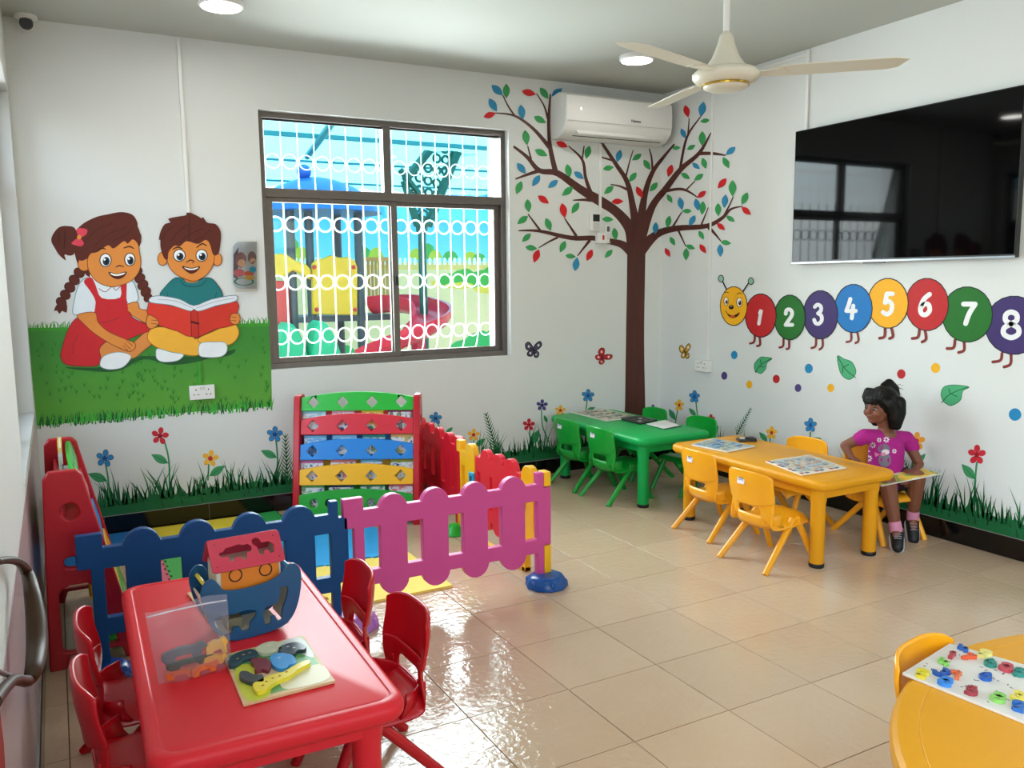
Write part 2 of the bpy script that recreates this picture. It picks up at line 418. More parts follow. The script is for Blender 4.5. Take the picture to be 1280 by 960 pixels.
chairs('#0c9c33', [(-1.05, -.44, .03, 'stickered green plastic chair at the green table, farther from the camera'),
    (-1.045, -.85, .02, 'stickered green plastic chair at the green table, nearer to the camera'),
    (-.52, -.42, PI-.03, 'green plastic chair behind the green table below the painted tree trunk'),
    (-.50, -.93, PI+.04, 'green plastic chair behind the green table nearest to the yellow table')], 'green chairs around the green table')
chairs('#c00c1c', [(-3.57, -3.10, PI+.04, 'red plastic chair right of the red table, the nearer and larger one'),
    (-3.60, -2.70, PI-.05, 'red plastic chair right of the red table, close to the pink fence'),
    (-4.17, -3.09, .03, 'red plastic chair left of the red table, nearer to the camera'),
    (-4.155, -2.72, -.03, 'red plastic chair left of the red table, close to the blue fence')], 'red chairs around the red table', False)
def make_table(label, hexcol, x, y, rz, w, l, h=.47, group=None, legs=True):
    M = mat(hexcol, .42, spec=.28, noise=.04, nscale=4, bump=.06, bscale=120)
    t = thing('toddler_table', label, 'table', (x, y, 0), rz)
    mb = MB(); R = lambda i, z: [(a, b, z) for a, b in rrect(w-2*i, l-2*i, .06-i*.6, 6)]
    mb.loft([R(.045, h-.062), R(.012, h-.052), R(.001, h-.038), R(0, h-.020), R(.004, h-.008), R(.013, h-.0015), R(.022, h), R(.030, h), R(.0325, h-.0022), R(.037, h-.0025), R(.040, h-.001)])
    ob('tabletop', mb, M, t, smooth=40)
    ap = MB(); hw, hl = w/2-.075, l/2-.075
    ap.bx(-hw, hw, -hl-.012, -hl, h-.105, h-.055).bx(-hw, hw, hl, hl+.012, h-.105, h-.055).bx(-hw-.012, -hw, -hl, hl, h-.105, h-.055).bx(hw, hw+.012, -hl, hl, h-.105, h-.055)
    ob('apron', ap, M, t, bevel=.003)
    for sx in (-1, 1):
        for sy in (-1, 1):
            cx, cy = sx*(w/2-.085), sy*(l/2-.10)
            lg = ob('leg', MB().lathe([(.0365, .016), (.0365, h-.14), (.042, h-.10), (.044, h-.055)], (cx, cy, 0), 22), M, t, smooth=40)
            ob('foot_cap', MB().lathe([(.036, 0), (.0385, .004), (.0385, .02), (.037, .022)], (cx, cy, 0), 22), BLACK, lg, smooth=40)
    return t
make_table('rectangular yellow plastic table with puzzle boards on it, beside the girl', '#e09a12', -.772, -2.005, -.01, .56, 1.2)
make_table('green plastic table below the painted tree, in the far corner', '#0ea650', -.83, -.66, 0, .58, 1.15)
make_table('red plastic table in the foreground with a toy ark on it', '#de2833', -3.907, -3.0, -.02, .59, 1.2)
# round table at the lower right
RT = mat('#dd9a08', .36, spec=.45, noise=.03, nscale=4, bump=.05, bscale=120)
t = thing('round_table', 'large round yellow plastic table at the lower right edge of the photo', 'table', (-2.191, -4.942, 0))
R = lambda r, z: [(r*math.cos(2*PI*k/96), r*math.sin(2*PI*k/96), z) for k in range(96)]
ob('tabletop', MB().loft([R(.80, .405), R(.855, .415), R(.870, .432), R(.871, .45), R(.866, .462), R(.855, .469), R(.840, .470), R(.812, .470), R(.8105, .4688), R(.8085, .4688), R(.807, .4698), R(.8, .4699)]), RT, t, smooth=24)
for a in (.6, 2.17, 3.74, 5.31):
    c = (.70*math.cos(a), .70*math.sin(a), 0)
    lg = ob('leg', MB().lathe([(.034, .016), (.034, .34), (.042, .41)], c, 20), RT, t, smooth=40); ob('foot_cap', MB().lathe([(.033, 0), (.036, .004), (.036, .02)], c, 20), BLACK, lg)
# ---------------------------------------------------------------- playpen fence
def fence_outline(L=1.03, cs=(.225, .425, .625, .825)):
    o = [(0, .43), (0, .56), (.09, .56), (.09, .505)]
    for c in cs:
        o += [(c-.066, .505)]+[(c+.066*math.cos(a), .492+.066*math.sin(a)) for a in [PI-PI*k/10 for k in range(1, 10)]]+[(c+.066, .505)]
    o += [(.955, .505), (.955, .56), (.99, .56), (.99, .485), (L, .485), (L, .20), (.99, .20), (.99, .03), (.955, .03), (.955, .165)]
    for c in reversed(cs):
        o += [(c+.066, .165)]+[(c+.066*math.cos(a), .170+.066*math.sin(a)) for a in [-PI*k/10 for k in range(1, 10)]]+[(c-.066, .165)]
    o += [(.09, .165), (.09, .03), (.045, .03), (.045, .43)]
    return o
def fence_holes(cs=(.225, .425, .625, .825), x0=.09, x1=.955):
    e = [x0-.0]+[v for c in cs for v in (c-.062, c+.062)]+[x1]
    return [[(e[k], .232), (e[k+1], .232), (e[k+1], .424), (e[k], .424)] for k in range(0, len(e), 2) if e[k+1]-e[k] > .02]
FB = {}
def fence(label, hexcol, x, y, rz, foot=None):
    t = thing('playpen_fence', label, 'fence', (x, y, 0), rz, 'playpen fence panels')
    M = mat(hexcol, .42, spec=.3, noise=.04, nscale=6, bump=.04, bscale=30)
    up = lambda v: Vector((v.x, v.z-.019, v.y))
    ob('picket_frame', MB().slab(fence_outline(), fence_holes(), 0, .038, up), M, t, bevel=.006)
    for c in (.225, .425, .625, .825):
        s = MB().tube([(c+.05*math.cos(a), -.0185, .478+.05*math.sin(a)) for a in [.5+k*.35 for k in range(7)]], .0012, 5)
        ob('raised_swirl', s, M, t)
    return t
FY = -2.005
FBLU = fence('blue plastic picket fence panel behind the red table', '#07467f', -4.312, FY, 0)
FPNK = fence('pink plastic picket fence panel facing the camera, joined to the blue one', '#cf4f92', -3.300, FY, 0)
fence('red plastic picket fence panel running from the gate to the red bookshelf', '#d4152b', -2.265, -1.005, PI/2-.10)
# gate panel: yellow outer frame, red gate
t = thing('playpen_gate', 'yellow fence panel with a red gate between its yellow pickets', 'fence', (-2.289, -2.024, 0), PI/2, 'playpen fence panels')
up = lambda v: Vector((v.x, v.z-.019, v.y)); YM = mat('#f7b913', .33, noise=.04, nscale=6, bump=.04, bscale=30); RM = mat('#e01a35', .33, noise=.04, nscale=6, bump=.04, bscale=30)
fo = [(0, .43), (0, .56), (.06, .56), (.06, .505)]
def bumpt(c): return [(c-.06, .505)]+[(c+.06*math.cos(a), .50+.06*math.sin(a)) for a in [PI-PI*k/10 for k in range(1, 10)]]+[(c+.06, .505)]
def bumpb(c): return [(c+.06, .165)]+[(c+.06*math.cos(a), .165+.06*math.sin(a)) for a in [-PI*k/10 for k in range(1, 10)]]+[(c-.06, .165)]
left = [(.0, .03), (.0, .195), (.042, .195), (.042, .49), (0, .49), (.0, .56), (.06, .56), (.06, .505)]+bumpt(.17)+[(.235, .48), (.235, .20)]+bumpb(.17)+[(.06, .165), (.06, .03)]
right = [(L_[0], L_[1]) for L_ in left]; right = [(1.005-a, b) for a, b in right]
ob('gate_frame', MB().slab(left, [[(.062, .235), (.11, .235), (.11, .42), (.062, .42)]], 0, .038, up), YM, t, bevel=.006)
ob('gate_frame', MB().slab(right, [[(.895, .235), (.943, .235), (.943, .42), (.895, .42)]], 0, .038, up), YM, t, bevel=.006)
ob('gate_sill', MB().bx(.2, .8, -.019, .019, .0, .03).bx(.2, .235, -.019, .019, 0, .2).bx(.77, .8, -.019, .019, 0, .2), YM, t, bevel=.006)
gate = [(.245, .21), (.245, .505)]+bumpt(.36)+bumpt(.50)+bumpt(.64)+[(.76, .505), (.76, .21)]+bumpb(.64)+bumpb(.50)+bumpb(.36)
g = ob('gate', MB().slab(gate, [[(.26, .235), (.30, .235), (.30, .42), (.26, .42)], [(.415, .235), (.445, .235), (.445, .42), (.415, .42)], [(.555, .235), (.585, .235), (.585, .42), (.555, .42)], [(.70, .235), (.74, .235), (.74, .42), (.70, .42)]], 0, .034, lambda v: Vector((v.x, v.z-.017, v.y))), RM, t, bevel=.006)
for px in (.215, .79):
    k = ob('latch', MB().bx(px-.03, px+.03, .019, .032, .335, .405), mat('#1aa6d6', .4), t, bevel=.004)
    ob('latch_mark', MB().bx(px-.012, px+.012, .032, .0335, .355, .385), mat('#0c3c6a', .4), k)
# yellow leg of the gate and blue feet
def foot(owner, hexcol, x, y):
    M = mat(hexcol, .25, noise=.05, nscale=8)
    f = ob('foot', MB().lathe([(.105, 0), (.106, .012), (.088, .048), (.070, .058), (.058, .060)], (x, y, 0), 10), M, owner, bevel=.004)
    for k in range(6):
        a = k*PI/3+.3; ob('grip_notch', MB().ball((x+.092*math.cos(a), y+.092*math.sin(a), .026), (.014, .014, .018), 8, 6), M, f, smooth=180)
foot(FPNK, '#0a52a0', .995, -.03)
foot(FBLU, '#083c86', .067, -.035)
foot(FPNK, '#b06cc0', .03, -.035)
# ---------------------------------------------------------------- play mats (jigsaw foam)
def mat_outline(w, d, flat=()):
    o = []; tw = .013
    for si, (ax, ay, bx_, by_, nx, ny, L) in enumerate(((0, 0, 1, 0, 0, -1, w), (w, 0, 0, 1, 1, 0, d), (w, d, -1, 0, 0, 1, w), (0, d, 0, -1, -1, 0, d))):
        m = 1 if si in flat else max(2, int(L/.042))
        for k in range(m):
            s0, s1 = L*k/m, L*(k+1)/m; h = tw if k % 2 else 0
            e = .004 if h else -.004
            if 0 < k: o.append((ax+bx_*(s0-e)-nx*(tw-h), ay+by_*(s0-e)-ny*(tw-h)))
            else: o.append((ax+bx_*tw*(1 if True else 0)-nx*tw, ay+by_*tw-ny*tw))
            if k < m-1: o.append((ax+bx_*(s1+e)-nx*(tw-h), ay+by_*(s1+e)-ny*(tw-h)))
    return o
for (x0, x1, y0, y1, hc, lab) in (
    (-4.44, -3.9, -.62, -.02, '#1c6cae', 'blue foam mat in the back left corner behind the side bookshelf'),
    (-3.9, -3.3, -.62, -.02, '#e9d23e', 'yellow foam mat along the back wall skirting'),
    (-3.3, -3.14, -.62, -.02, '#2f9e4c', 'green foam mat strip beside the bookshelf by the back wall'),
    (-4.095, -3.9, -1.23, -.63, '#ee7f96', 'pink foam mat in front of the side bookshelf, seen through the blue fence'),
    (-3.9, -3.3, -1.23, -.63, '#5ec46a', 'green foam mat in the middle of the playpen'),
    (-3.3, -2.7, -1.23, -.63, '#35a7e4', 'light blue foam mat seen through the gap beside the fence joint'),
    (-4.10, -3.9, -1.84, -1.24, '#d8566c', 'red foam mat strip beside the near end of the side bookshelf'),
    (-3.9, -3.3, -1.84, -1.24, '#ef9b38', 'orange foam mat just behind the blue fence panel'),
    (-3.3, -2.7, -1.84, -1.24, '#f3de6a', 'pale yellow foam mat just behind the pink fence panel')):
    M = mat(hc, .75, spec=.3, bump=.5, bscale=90, noise=.05, nscale=30)
    o = ob('foam_mat', MB().slab(mat_outline(x1-x0, y1-y0, [k for k, c in ((0, y0 < -1.8), (1, x1 > -2.75), (2, y1 > -.1), (3, x0 < -4)) if c]), (), .0005, .0125), M, origin=None); o.location = (x0, y0, 0)
    tag(o, lab, 'foam mat', 'jigsaw foam mats inside the playpen')
# ---------------------------------------------------------------- bookshelves
BOOKC = ['#8fc7e6', '#e59ac0', '#e8c93f', '#8d2a6b', '#6fb3dd', '#7cc4ea', '#1f8f8b', '#d9b56a', '#c06aa8', '#e08b8b', '#5fb4e2', '#8ba032', '#6fb46a', '#23405f', '#3b9e63', '#d8708a']
COVERS = {}
def cover_mat(h, seed, band=.166):
    m = bpy.data.materials.new('printed_cover'); m.use_nodes = True; N = m.node_tree.nodes; L = m.node_tree.links; b = N['Principled BSDF']; b.inputs['Roughness'].default_value = .25
    tc = N.new('ShaderNodeTexCoord'); vo = N.new('ShaderNodeTexNoise'); vo.inputs['Scale'].default_value = 26; vo.inputs['Detail'].default_value = 3
    mp = N.new('ShaderNodeMapping'); mp.inputs['Location'].default_value = (seed*1.7, seed*.9, seed); L.new(tc.outputs['Object'], mp.inputs[0]); L.new(mp.outputs[0], vo.inputs['Vector'])
    cr = N.new('ShaderNodeValToRGB'); rnd = random.Random(seed)
    cols = [rnd.choice(['#2e6b57', '#2b5f90', '#7a4a3a', '#3a5a8a']), '#cfe0ea', '#e6ebe8', h, rnd.choice(['#d98a5a', '#6bb08a', '#6b9fd0', '#e8c66c'])]
    el = cr.color_ramp.elements; el[0].position = .34; el[0].color = hexc(cols[0]); el[1].position = .42; el[1].color = hexc(cols[1])
    for i, c in enumerate(cols[2:]): e = el.new(.5+.09*i); e.color = hexc(c)
    L.new(vo.outputs['Fac'], cr.inputs[0])
    sx = N.new('ShaderNodeSeparateXYZ'); L.new(tc.outputs['Object'], sx.inputs[0])
    gt = N.new('ShaderNodeMath'); gt.operation = 'GREATER_THAN'; gt.inputs[1].default_value = band; L.new(sx.outputs['Z'], gt.inputs[0])
    mx = N.new('ShaderNodeMix'); mx.data_type = 'RGBA'; L.new(gt.outputs[0], mx.inputs[0]); L.new(cr.outputs[0], mx.inputs[6]); mx.inputs[7].default_value = hexc(h); L.new(mx.outputs[2], b.inputs['Base Color'])
    return m
def shelf(label, x, y, rz, w=.78, h=.78, dep=.34):
    """local frame: front left foot at the origin, x along the front, +y to the back"""
    t = thing('bookshelf', label, 'bookshelf', (x, y, 0), rz)
    RMt = mat('#b81324', .33, noise=.05, nscale=5, bump=.03)
    side = [(0, 0), (.0, .02), (.165, h-.02), (.185, h), (.28, h), (.30, h-.03), (dep, .03), (dep, 0), (dep-.06, 0), (dep-.075, .05), (.07, .05), (.055, 0)]
    hs = [circ(.215, h-.16, .033, seg=14), rrect(.10, .045, .02, 3, .20, h-.36), [(.080, .075), (.095, .065), (.262, .065), (.275, .08), (.275, .295), (.262, .32), (.235, .33), (.175, .33), (.15, .31)]]
    for sx in (0, w-.04):
        ob('side_panel', MB().slab(side, hs, 0, .04, lambda v, s=sx: Vector((s+v.z, v.x, v.y))), RMt, t, bevel=.006)
    cols = ['#10b02c', '#cf1f33', '#0f7ed0', '#eeb313', '#0f9c28']; tops = [(.80, .685, .115), (.668, .542, .110), (.518, .392, .105), (.368, .242, .11), (.218, .05, .11)]
    k_ = 0
    for i, (zt, zb, _) in enumerate(tops):
        fy = lambda z: .205*(z/h)-.003
        n = 12; top = [(.04+(w-.08)*k/n, zt-.035*(2*k/n-1)**2+(.0 if i else 0)) for k in range(n+1)]
        low = [(w-.04, zb), (.04, zb)] if i != 4 else [(w-.04, zb), (w*.5, zb+.02), (.04, zb)]
        ys = (zb+.052) if i < 4 else zb+.085
        if i < 4: holes = [[(cx-.036, ys-.0), (cx, ys-.036), (cx+.036, ys), (cx, ys+.036)] for cx in [w*(.15+.233*q) for q in range(4)]]
        else: holes = [circ(cx, ys, .026, seg=12) for cx in [w*(.17+.12*q) for q in (0, 1)]+[w*(.62+.14*q) for q in (0, 1)]]
        yy0 = fy(zb); yy1 = fy(zt)
        f = lambda v, a=yy0, b=yy1, zb=zb, zt=zt: Vector((v.x, a+(b-a)*(v.y-zb)/(zt-zb)+.008-v.z, v.y))
        ob('front_board', MB().slab(top[::-1]+[(.04, zb), (w-.04, zb)][::1], holes, 0, .016, f), mat(cols[i], .33, noise=.04, nscale=5, bump=.03), t, bevel=.004)
        if i:
            ob('tray', MB().bx(.04, w-.04, fy(zb)+.004, fy(zb)+.11, zb+.01, zb+.02), mat(cols[i], .4), t)
            ob('back_board', MB().box((w/2, fy(zt)+.075, (zt+zb)/2+.02), (w-.08, .008, zt-zb+.0), Matrix.Rotation(-.22, 3, 'X')), mat(cols[i], .45), t)
    t2 = t
    return t, tops, (lambda z: .205*(z/h))
dxv = Vector((.878, -.478, 0)); RS = Vector((-2.45, -.77, 0)); LS = RS-.78*dxv; ra = math.atan2(-.478, .878)
sh1, tops, fy = shelf('red framed bookshelf with rainbow front boards standing by the back wall', LS.x, LS.y, ra)
def make_books(origin, rz, tops, rows, where, w=.78, seed=0):
    Mr = Matrix.Rotation(rz, 4, 'Z'); n = 0
    names = ['light blue', 'pink', 'yellow', 'plum', 'sky blue', 'pale blue', 'teal', 'sand coloured', 'mauve', 'rose', 'bright blue', 'olive green', 'leaf green', 'navy', 'emerald', 'coral pink']
    for i in rows:
        zb = tops[i][1]+.024
        for q in range(4):
            hgt = (.168 if i == 4 else .121)+random.uniform(-.004, .003); bw = .145+random.uniform(-.01, .012); h = BOOKC[(n+seed) % 16]
            p = Vector((w*(.15+.233*q)+random.uniform(-.01, .01)-.0, fy(zb)+.035, zb))
            rowname = {1: 'top', 2: 'second', 3: 'third', 4: 'bottom'}[i]
            t = thing('picture_book', '%s picture book, %s in %s row, %s' % (names[(n+seed) % 16], ['leftmost', 'second from left', 'third from left', 'rightmost'][q], rowname, where), 'book', (0, 0, 0), rz, 'picture books on the '+where)
            t.location = Vector(origin)+(Mr @ p); t.rotation_euler = (-.21, 0, rz)
            cm = cover_mat(h, n+seed*5, hgt-.018)
            ob('cover', MB().bx(-bw/2, bw/2, -.004, -.002, 0, hgt).bx(-bw/2, bw/2, .004, .006, 0, hgt).bx(-bw/2, -bw/2+.002, -.004, .006, 0, hgt), cm, t)
            ob('page_block', MB().bx(-bw/2+.003, bw/2-.003, -.002, .004, .003, hgt-.003), mat('#e8e2d2', .7), t)
            n += 1
make_books(LS, ra, tops, (1, 2, 3, 4), 'back wall bookshelf')
S2 = Vector((-4.105, -1.87, 0))
sh2, tops2, fy = shelf('red framed bookshelf seen from its side against the left wall', S2.x, S2.y, PI/2, w=.82, dep=.325)
make_books(S2, PI/2, tops2, (2, 3), 'side wall bookshelf', w=.82, seed=5)
# big books in shelf 2
t = thing('picture_book', 'large yellow picture book standing at the top of the side bookshelf', 'book', (-4.335, -1.45, .635), PI/2)
ob('cover', MB().bx(-.14, .14, -.004, .0, 0, .19).bx(-.14, .14, .008, .012, 0, .19), cover_mat('#f2c83a', 77), t); ob('page_block', MB().bx(-.135, .137, 0, .008, .002, .187), WHITE, t)
# small green ball toy inside the playpen
t = thing('toy_dome', 'small bright green dome shaped plastic toy lying on the tiles inside the playpen', 'toy', (*onp(568, 668, 2, 0).xy, 0))
ob('shell', MB().lathe([(.055, 0), (.06, .006), (.05, .012), (.042, .05), (.02, .066), (.004, .068)], (0, 0, 0), 20), mat('#18b52e', .3), t, smooth=50)
ob('button', MB().ball((.035, -.02, .045), .012), WHITE, t, smooth=180)
# ================================================================ WALL PAINTINGS (flat paint on the two walls)
PLANE = None
CX = 826.5                                          # the room corner in the photograph
def wpt(px, py, lay):
    d = .0008+.00008*lay
    if PLANE is not None: return onp(px, py, 1, PLANE-d)
    if px < CX: return onp(px, py, 1, -d)
    return onp(px, py, 0, -d)
class Paint:
    """collects flat painted shapes, one mesh per colour, under one thing"""
    def __init__(s, name, label, cat, anchor, group=None, tf=(0, 0, 1)):
        s.o = wpt(anchor[0], anchor[1], 0); s.t = thing(name, label, cat, s.o, 0, group); s.tf = tf; s.lay = 0
    def P(s, p): return (s.tf[0]+p[0]/s.tf[2], s.tf[1]+p[1]/s.tf[2])
    def w(s, p, lay): return wpt(p[0], p[1], lay)-s.o
    def poly(s, name, pts, col, smooth=True, n=5, line=None, lw=4, parent=None, mb=None, px=False, material=None):
        s.lay += 1; q = catmull(pts, True, n) if smooth else pts
        q = [tuple(p) for p in q] if px else [s.P(p) for p in q]
        out = []
        for i, p in enumerate(q):                      # split long edges so shapes follow the corner
            out.append(p)
        tri = geometry.tessellate_polygon([[Vector((p[0], p[1], 0)) for p in out]])
        m = MB(); m.add([s.w(p, s.lay) for p in out], [t for t in tri])
        o = ob(name, m, material or paint(col), parent or s.t, fix=False)
        if line: s.stroke('outline', [(*p, lw) for p in (list(q)+[q[0]])], line, px=True, raw=True, parent=o)
        return o
    def ribbon(s, mb, pts, lay):
        """pts: (x, y, width) in pixels"""
        P = [p for i, p in enumerate(pts) if i == 0 or math.hypot(p[0]-pts[i-1][0], p[1]-pts[i-1][1]) > 1e-4]
        if len(P) < 2: return
        vs = []; L_ = len(P)
        for i, p in enumerate(P):
            a, b = P[max(0, i-1)], P[min(L_-1, i+1)]; dx, dy = b[0]-a[0], b[1]-a[1]; l = math.hypot(dx, dy) or 1
            nx, ny = -dy/l*p[2]/2, dx/l*p[2]/2
            vs += [(p[0]+nx, p[1]+ny), (p[0]-nx, p[1]-ny)]
        fs = [(2*i, 2*i+1, 2*i+3, 2*i+2) for i in range(L_-1)]
        mb.add([s.w(v, lay) for v in vs], fs)
        for p in (P[0], P[-1]):
            if p[2] > .7:
                c = [(p[0]+p[2]/2*math.cos(k*PI/5), p[1]+p[2]/2*math.sin(k*PI/5)) for k in range(10)]
                mb.add([s.w(v, lay+.05) for v in c], [tuple(range(10))])
    def stroke(s, name, pts, col, px=False, raw=False, parent=None, n=4, dense=False, material=None):
        """one stroke (list of (x,y,w)) or several"""
        s.lay += 1; mb = MB(); many = pts if isinstance(pts[0], list) else [pts]
        for k, q in enumerate(many):
            q = [p if len(p) == 3 else (*p, 4) for p in q]
            if not px: q = [(*s.P(p), p[2]/s.tf[2]) for p in q]
            else:
                q = [(p[0], p[1], p[2]/s.tf[2]) for p in q] if raw else q
            if not raw: q = catmull(q, False, n)
            if dense:
                r = [q[0]]
                for a, b in zip(q, q[1:]):
                    m = max(1, int(math.hypot(b[0]-a[0], b[1]-a[1])/2))
                    r += [tuple(x+(y-x)*j/m for x, y in zip(a, b)) for j in range(1, m+1)]
                q = r
            s.ribbon(mb, q, s.lay+(k % 7)*.13)
        return ob(name, mb, material or paint(col), parent or s.t, fix=False)
    def oval(s, name, cx, cy, rx, ry, col, rot=0, line=None, lw=4, parent=None, px=False):
        return s.poly(name, circ(cx, cy, rx, ry, 22, rot), col, False, line=line, lw=lw, parent=parent, px=px)
DK = '#33150f'
# ---- children reading on the grass
K = Paint('wall_mural', 'painted mural of a girl and a boy reading a red book on grass', 'mural', (190, 400), tf=(0, 220, 3.5556))
GM = bpy.data.materials.new('painted_lawn'); GM.use_nodes = True
_N = GM.node_tree.nodes; _L = GM.node_tree.links; _b = _N['Principled BSDF']; _b.inputs['Roughness'].default_value = .55
_c = _N.new('ShaderNodeTexCoord'); _s = _N.new('ShaderNodeSeparateXYZ'); _q = _N.new('ShaderNodeTexNoise'); _q.inputs['Scale'].default_value = 7; _q.inputs['Detail'].default_value = 5
_r = _N.new('ShaderNodeMapRange'); _r.inputs['From Min'].default_value = -.6; _r.inputs['From Max'].default_value = -.05
_a = _N.new('ShaderNodeMath'); _a.operation = 'MULTIPLY_ADD'; _a.inputs[1].default_value = .35; _m = _N.new('ShaderNodeMix'); _m.data_type = 'RGBA'
_L.new(_c.outputs['Object'], _s.inputs[0]); _L.new(_s.outputs['Z'], _r.inputs['Value']); _L.new(_c.outputs['Object'], _q.inputs['Vector'])
_L.new(_q.outputs['Fac'], _a.inputs[0]); _L.new(_r.outputs[0], _a.inputs[2]); _L.new(_a.outputs[0], _m.inputs[0])
_m.inputs[6].default_value = hexc('#5ea62c'); _m.inputs[7].default_value = hexc('#2f8426'); _L.new(_m.outputs[2], _b.inputs['Base Color'])
K.poly('lawn', [(35, 410), (100, 409), (200, 407), (336, 404), (339, 460), (340, 508), (240, 515), (140, 524), (46, 532), (40, 470)], '#000000', False, px=True, material=GM)
rnd = random.Random(3)
bl = []; dk = []; mid = []
for k in range(190):
    x = 36+k*1.585; y = 410-(x-36)*.02; h_ = rnd.uniform(3, 9); bl.append([(x, y+3, 1.6), (x+rnd.uniform(-2, 2), y-h_*.5, 1), (x+rnd.uniform(-4, 4), y-h_, .2)])
for k in range(330):
    x = 46+rnd.random()*294; y = 532-(x-46)*.081; h_ = rnd.uniform(6, 14); lean = rnd.uniform(-4, 4); dn = rnd.uniform(-2, 4)
    (dk if k % 3 else mid).append([(x, y+dn, 1.5), (x+lean*.4, y-h_*.5, 1.1), (x+lean, y-h_, .25)])
tf_ = []
for k in range(150):
    x = rnd.uniform(45, 335); y = rnd.uniform(425, 505)
    for q in range(3): tf_.append([(x, y, .9), (x+(q-1)*1.2, y-3, .8), (x+(q-1)*3+rnd.uniform(-1, 1), y-rnd.uniform(4, 8), .15)])
for _o in (K.stroke('grass_edge', bl, '#3c9a2a', px=True, n=2), K.stroke('grass_tufts', tf_, '#2a7a22', px=True, n=2), K.stroke('dark_grass', dk, '#12612a', px=True, n=2), K.stroke('bright_grass', mid, '#3fb03c', px=True, n=2)): _o['kind'] = 'stuff'
SKN, HR, WHT, DR = '#de8b3f', '#5b2419', '#dfe8ec', '#c9252c'
K.poly('shadow_paint', [(290, 850), (440, 850), (600, 810), (700, 760), (850, 800), (1010, 800), (1040, 770), (900, 820), (760, 840), (640, 815), (520, 868), (380, 865)], '#1f5a2a')
# girl
K.poly('hair', [(335, 235), (300, 222), (262, 228), (235, 260), (228, 290), (246, 325), (262, 350), (292, 375), (287, 350), (310, 354), (330, 345), (350, 300)], HR)
for i, (x, y, r_) in enumerate([(352, 430, 25), (330, 462, 25), (310, 495, 25), (290, 528, 24), (272, 560, 24)]): K.oval('braid', x, y, r_, r_*.82, HR, .6, line='#3a140d', lw=3)
K.poly('braid', [(255, 570), (240, 600), (252, 598), (265, 612), (276, 600), (296, 606), (294, 565)], HR)
K.poly('hair', [(330, 260), (365, 215), (425, 183), (480, 170), (540, 160), (588, 172), (610, 205), (612, 235), (628, 265), (625, 300), (612, 335), (600, 430), (520, 470), (400, 450), (370, 420), (345, 390), (330, 330)], HR)
for i, (x, y, r_) in enumerate([(612, 425, 22), (622, 455, 24), (635, 485, 25), (648, 515, 24), (658, 542, 20)]): K.oval('braid', x, y, r_, r_*.82, HR, -.7, line='#3a140d', lw=3)
K.oval('ear', 374, 392, 28, 30, SKN, line='#7a3a15', lw=3)
K.poly('sleeve', [(378, 455), (350, 485), (332, 545), (325, 613), (375, 612), (420, 606), (432, 560), (430, 500), (405, 460)], WHT, line='#5b8f9c', lw=3)
K.poly('sleeve', [(560, 465), (590, 470), (608, 510), (612, 552), (572, 570), (556, 520)], WHT, line='#5b8f9c', lw=3)
K.poly('collar', [(400, 440), (440, 470), (490, 490), (565, 455), (560, 550), (500, 560), (430, 550)], WHT)
K.poly('forearm', [(565, 572), (608, 560), (622, 590), (662, 602), (658, 655), (605, 630), (568, 602)], SKN, line='#7a3a15', lw=3)
K.poly('leg', [(430, 790), (470, 738), (520, 750), (575, 752), (650, 690), (700, 672), (690, 730), (640, 775), (585, 812), (500, 800), (450, 830)], '#d98a45', line='#7a3a15', lw=3)
K.poly('dress', [(330, 640), (300, 690), (280, 750), (270, 800), (290, 835), (350, 845), (430, 842), (448, 810), (442, 770), (470, 738), (540, 735), (620, 705), (682, 678), (640, 655), (590, 630), (560, 600), (420, 612), (370, 620)], DR, line='#7c1417', lw=3)
K.poly('dress', [(372, 468), (405, 450), (425, 485), (452, 542), (534, 540), (536, 478), (562, 470), (562, 540), (566, 612), (500, 640), (420, 640), (425, 560), (400, 510)], DR, n=3)
K.stroke('collar_line', [[(440, 500, 3), (468, 515, 3), (498, 492, 3), (515, 508, 3), (535, 490, 3)], [(420, 652, 3), (470, 650, 3), (530, 630, 3)], [(350, 700, 3), (330, 740, 3), (322, 790, 3)]], '#8a2a30')
K.poly('face', [(392, 360), (420, 330), (460, 305), (520, 290), (585, 280), (612, 300), (620, 340), (626, 385), (615, 430), (580, 468), (530, 488), (490, 492), (440, 475), (408, 445), (390, 405)], SKN, line='#7a3a15', lw=3)
K.poly('fringe', [(342, 300), (400, 215), (480, 175), (560, 168), (612, 225), (628, 290), (612, 300), (596, 276), (568, 300), (550, 290), (505, 322), (480, 308), (432, 338), (400, 345), (385, 368), (352, 372)], HR, n=4)
K.stroke('hair_line', [[(380, 290, 3), (430, 240, 3), (500, 210, 3)], [(420, 310, 3), (480, 260, 3), (560, 230, 3)], [(500, 290, 3), (560, 260, 3), (590, 230, 3)], [(262, 250, 3), (262, 300, 3)], [(290, 250, 3), (285, 320, 3)]], '#3d160e')
K.poly('arm', [(343, 618), (420, 606), (436, 650), (480, 690), (550, 722), (598, 742), (600, 765), (578, 780), (545, 770), (490, 745), (420, 700), (370, 655)], SKN, line='#7a3a15', lw=3)
K.stroke('finger_line', [[(560, 730, 2), (590, 755, 3)], [(552, 742, 2), (580, 770, 3)], [(545, 752, 2), (568, 775, 3)]], '#7a3a15')
K.poly('shoe', [(445, 830), (462, 800), (520, 783), (572, 792), (580, 812), (545, 850), (490, 860), (452, 850)], '#e9eef0', line='#8fa5a0', lw=3)
def eyes(lst):
    for (x, y, rx, ry) in lst:
        K.oval('eye', x, y, rx, ry, '#f2f5f5', line='#2a1510', lw=4); K.oval('iris', x+3, y+5, rx*.62, ry*.66, '#1b3b52'); K.oval('pupil', x+4, y+6, rx*.34, ry*.4, '#0a0d12'); K.oval('eye_glint', x-4, y-3, 5, 5, '#f7fafa')
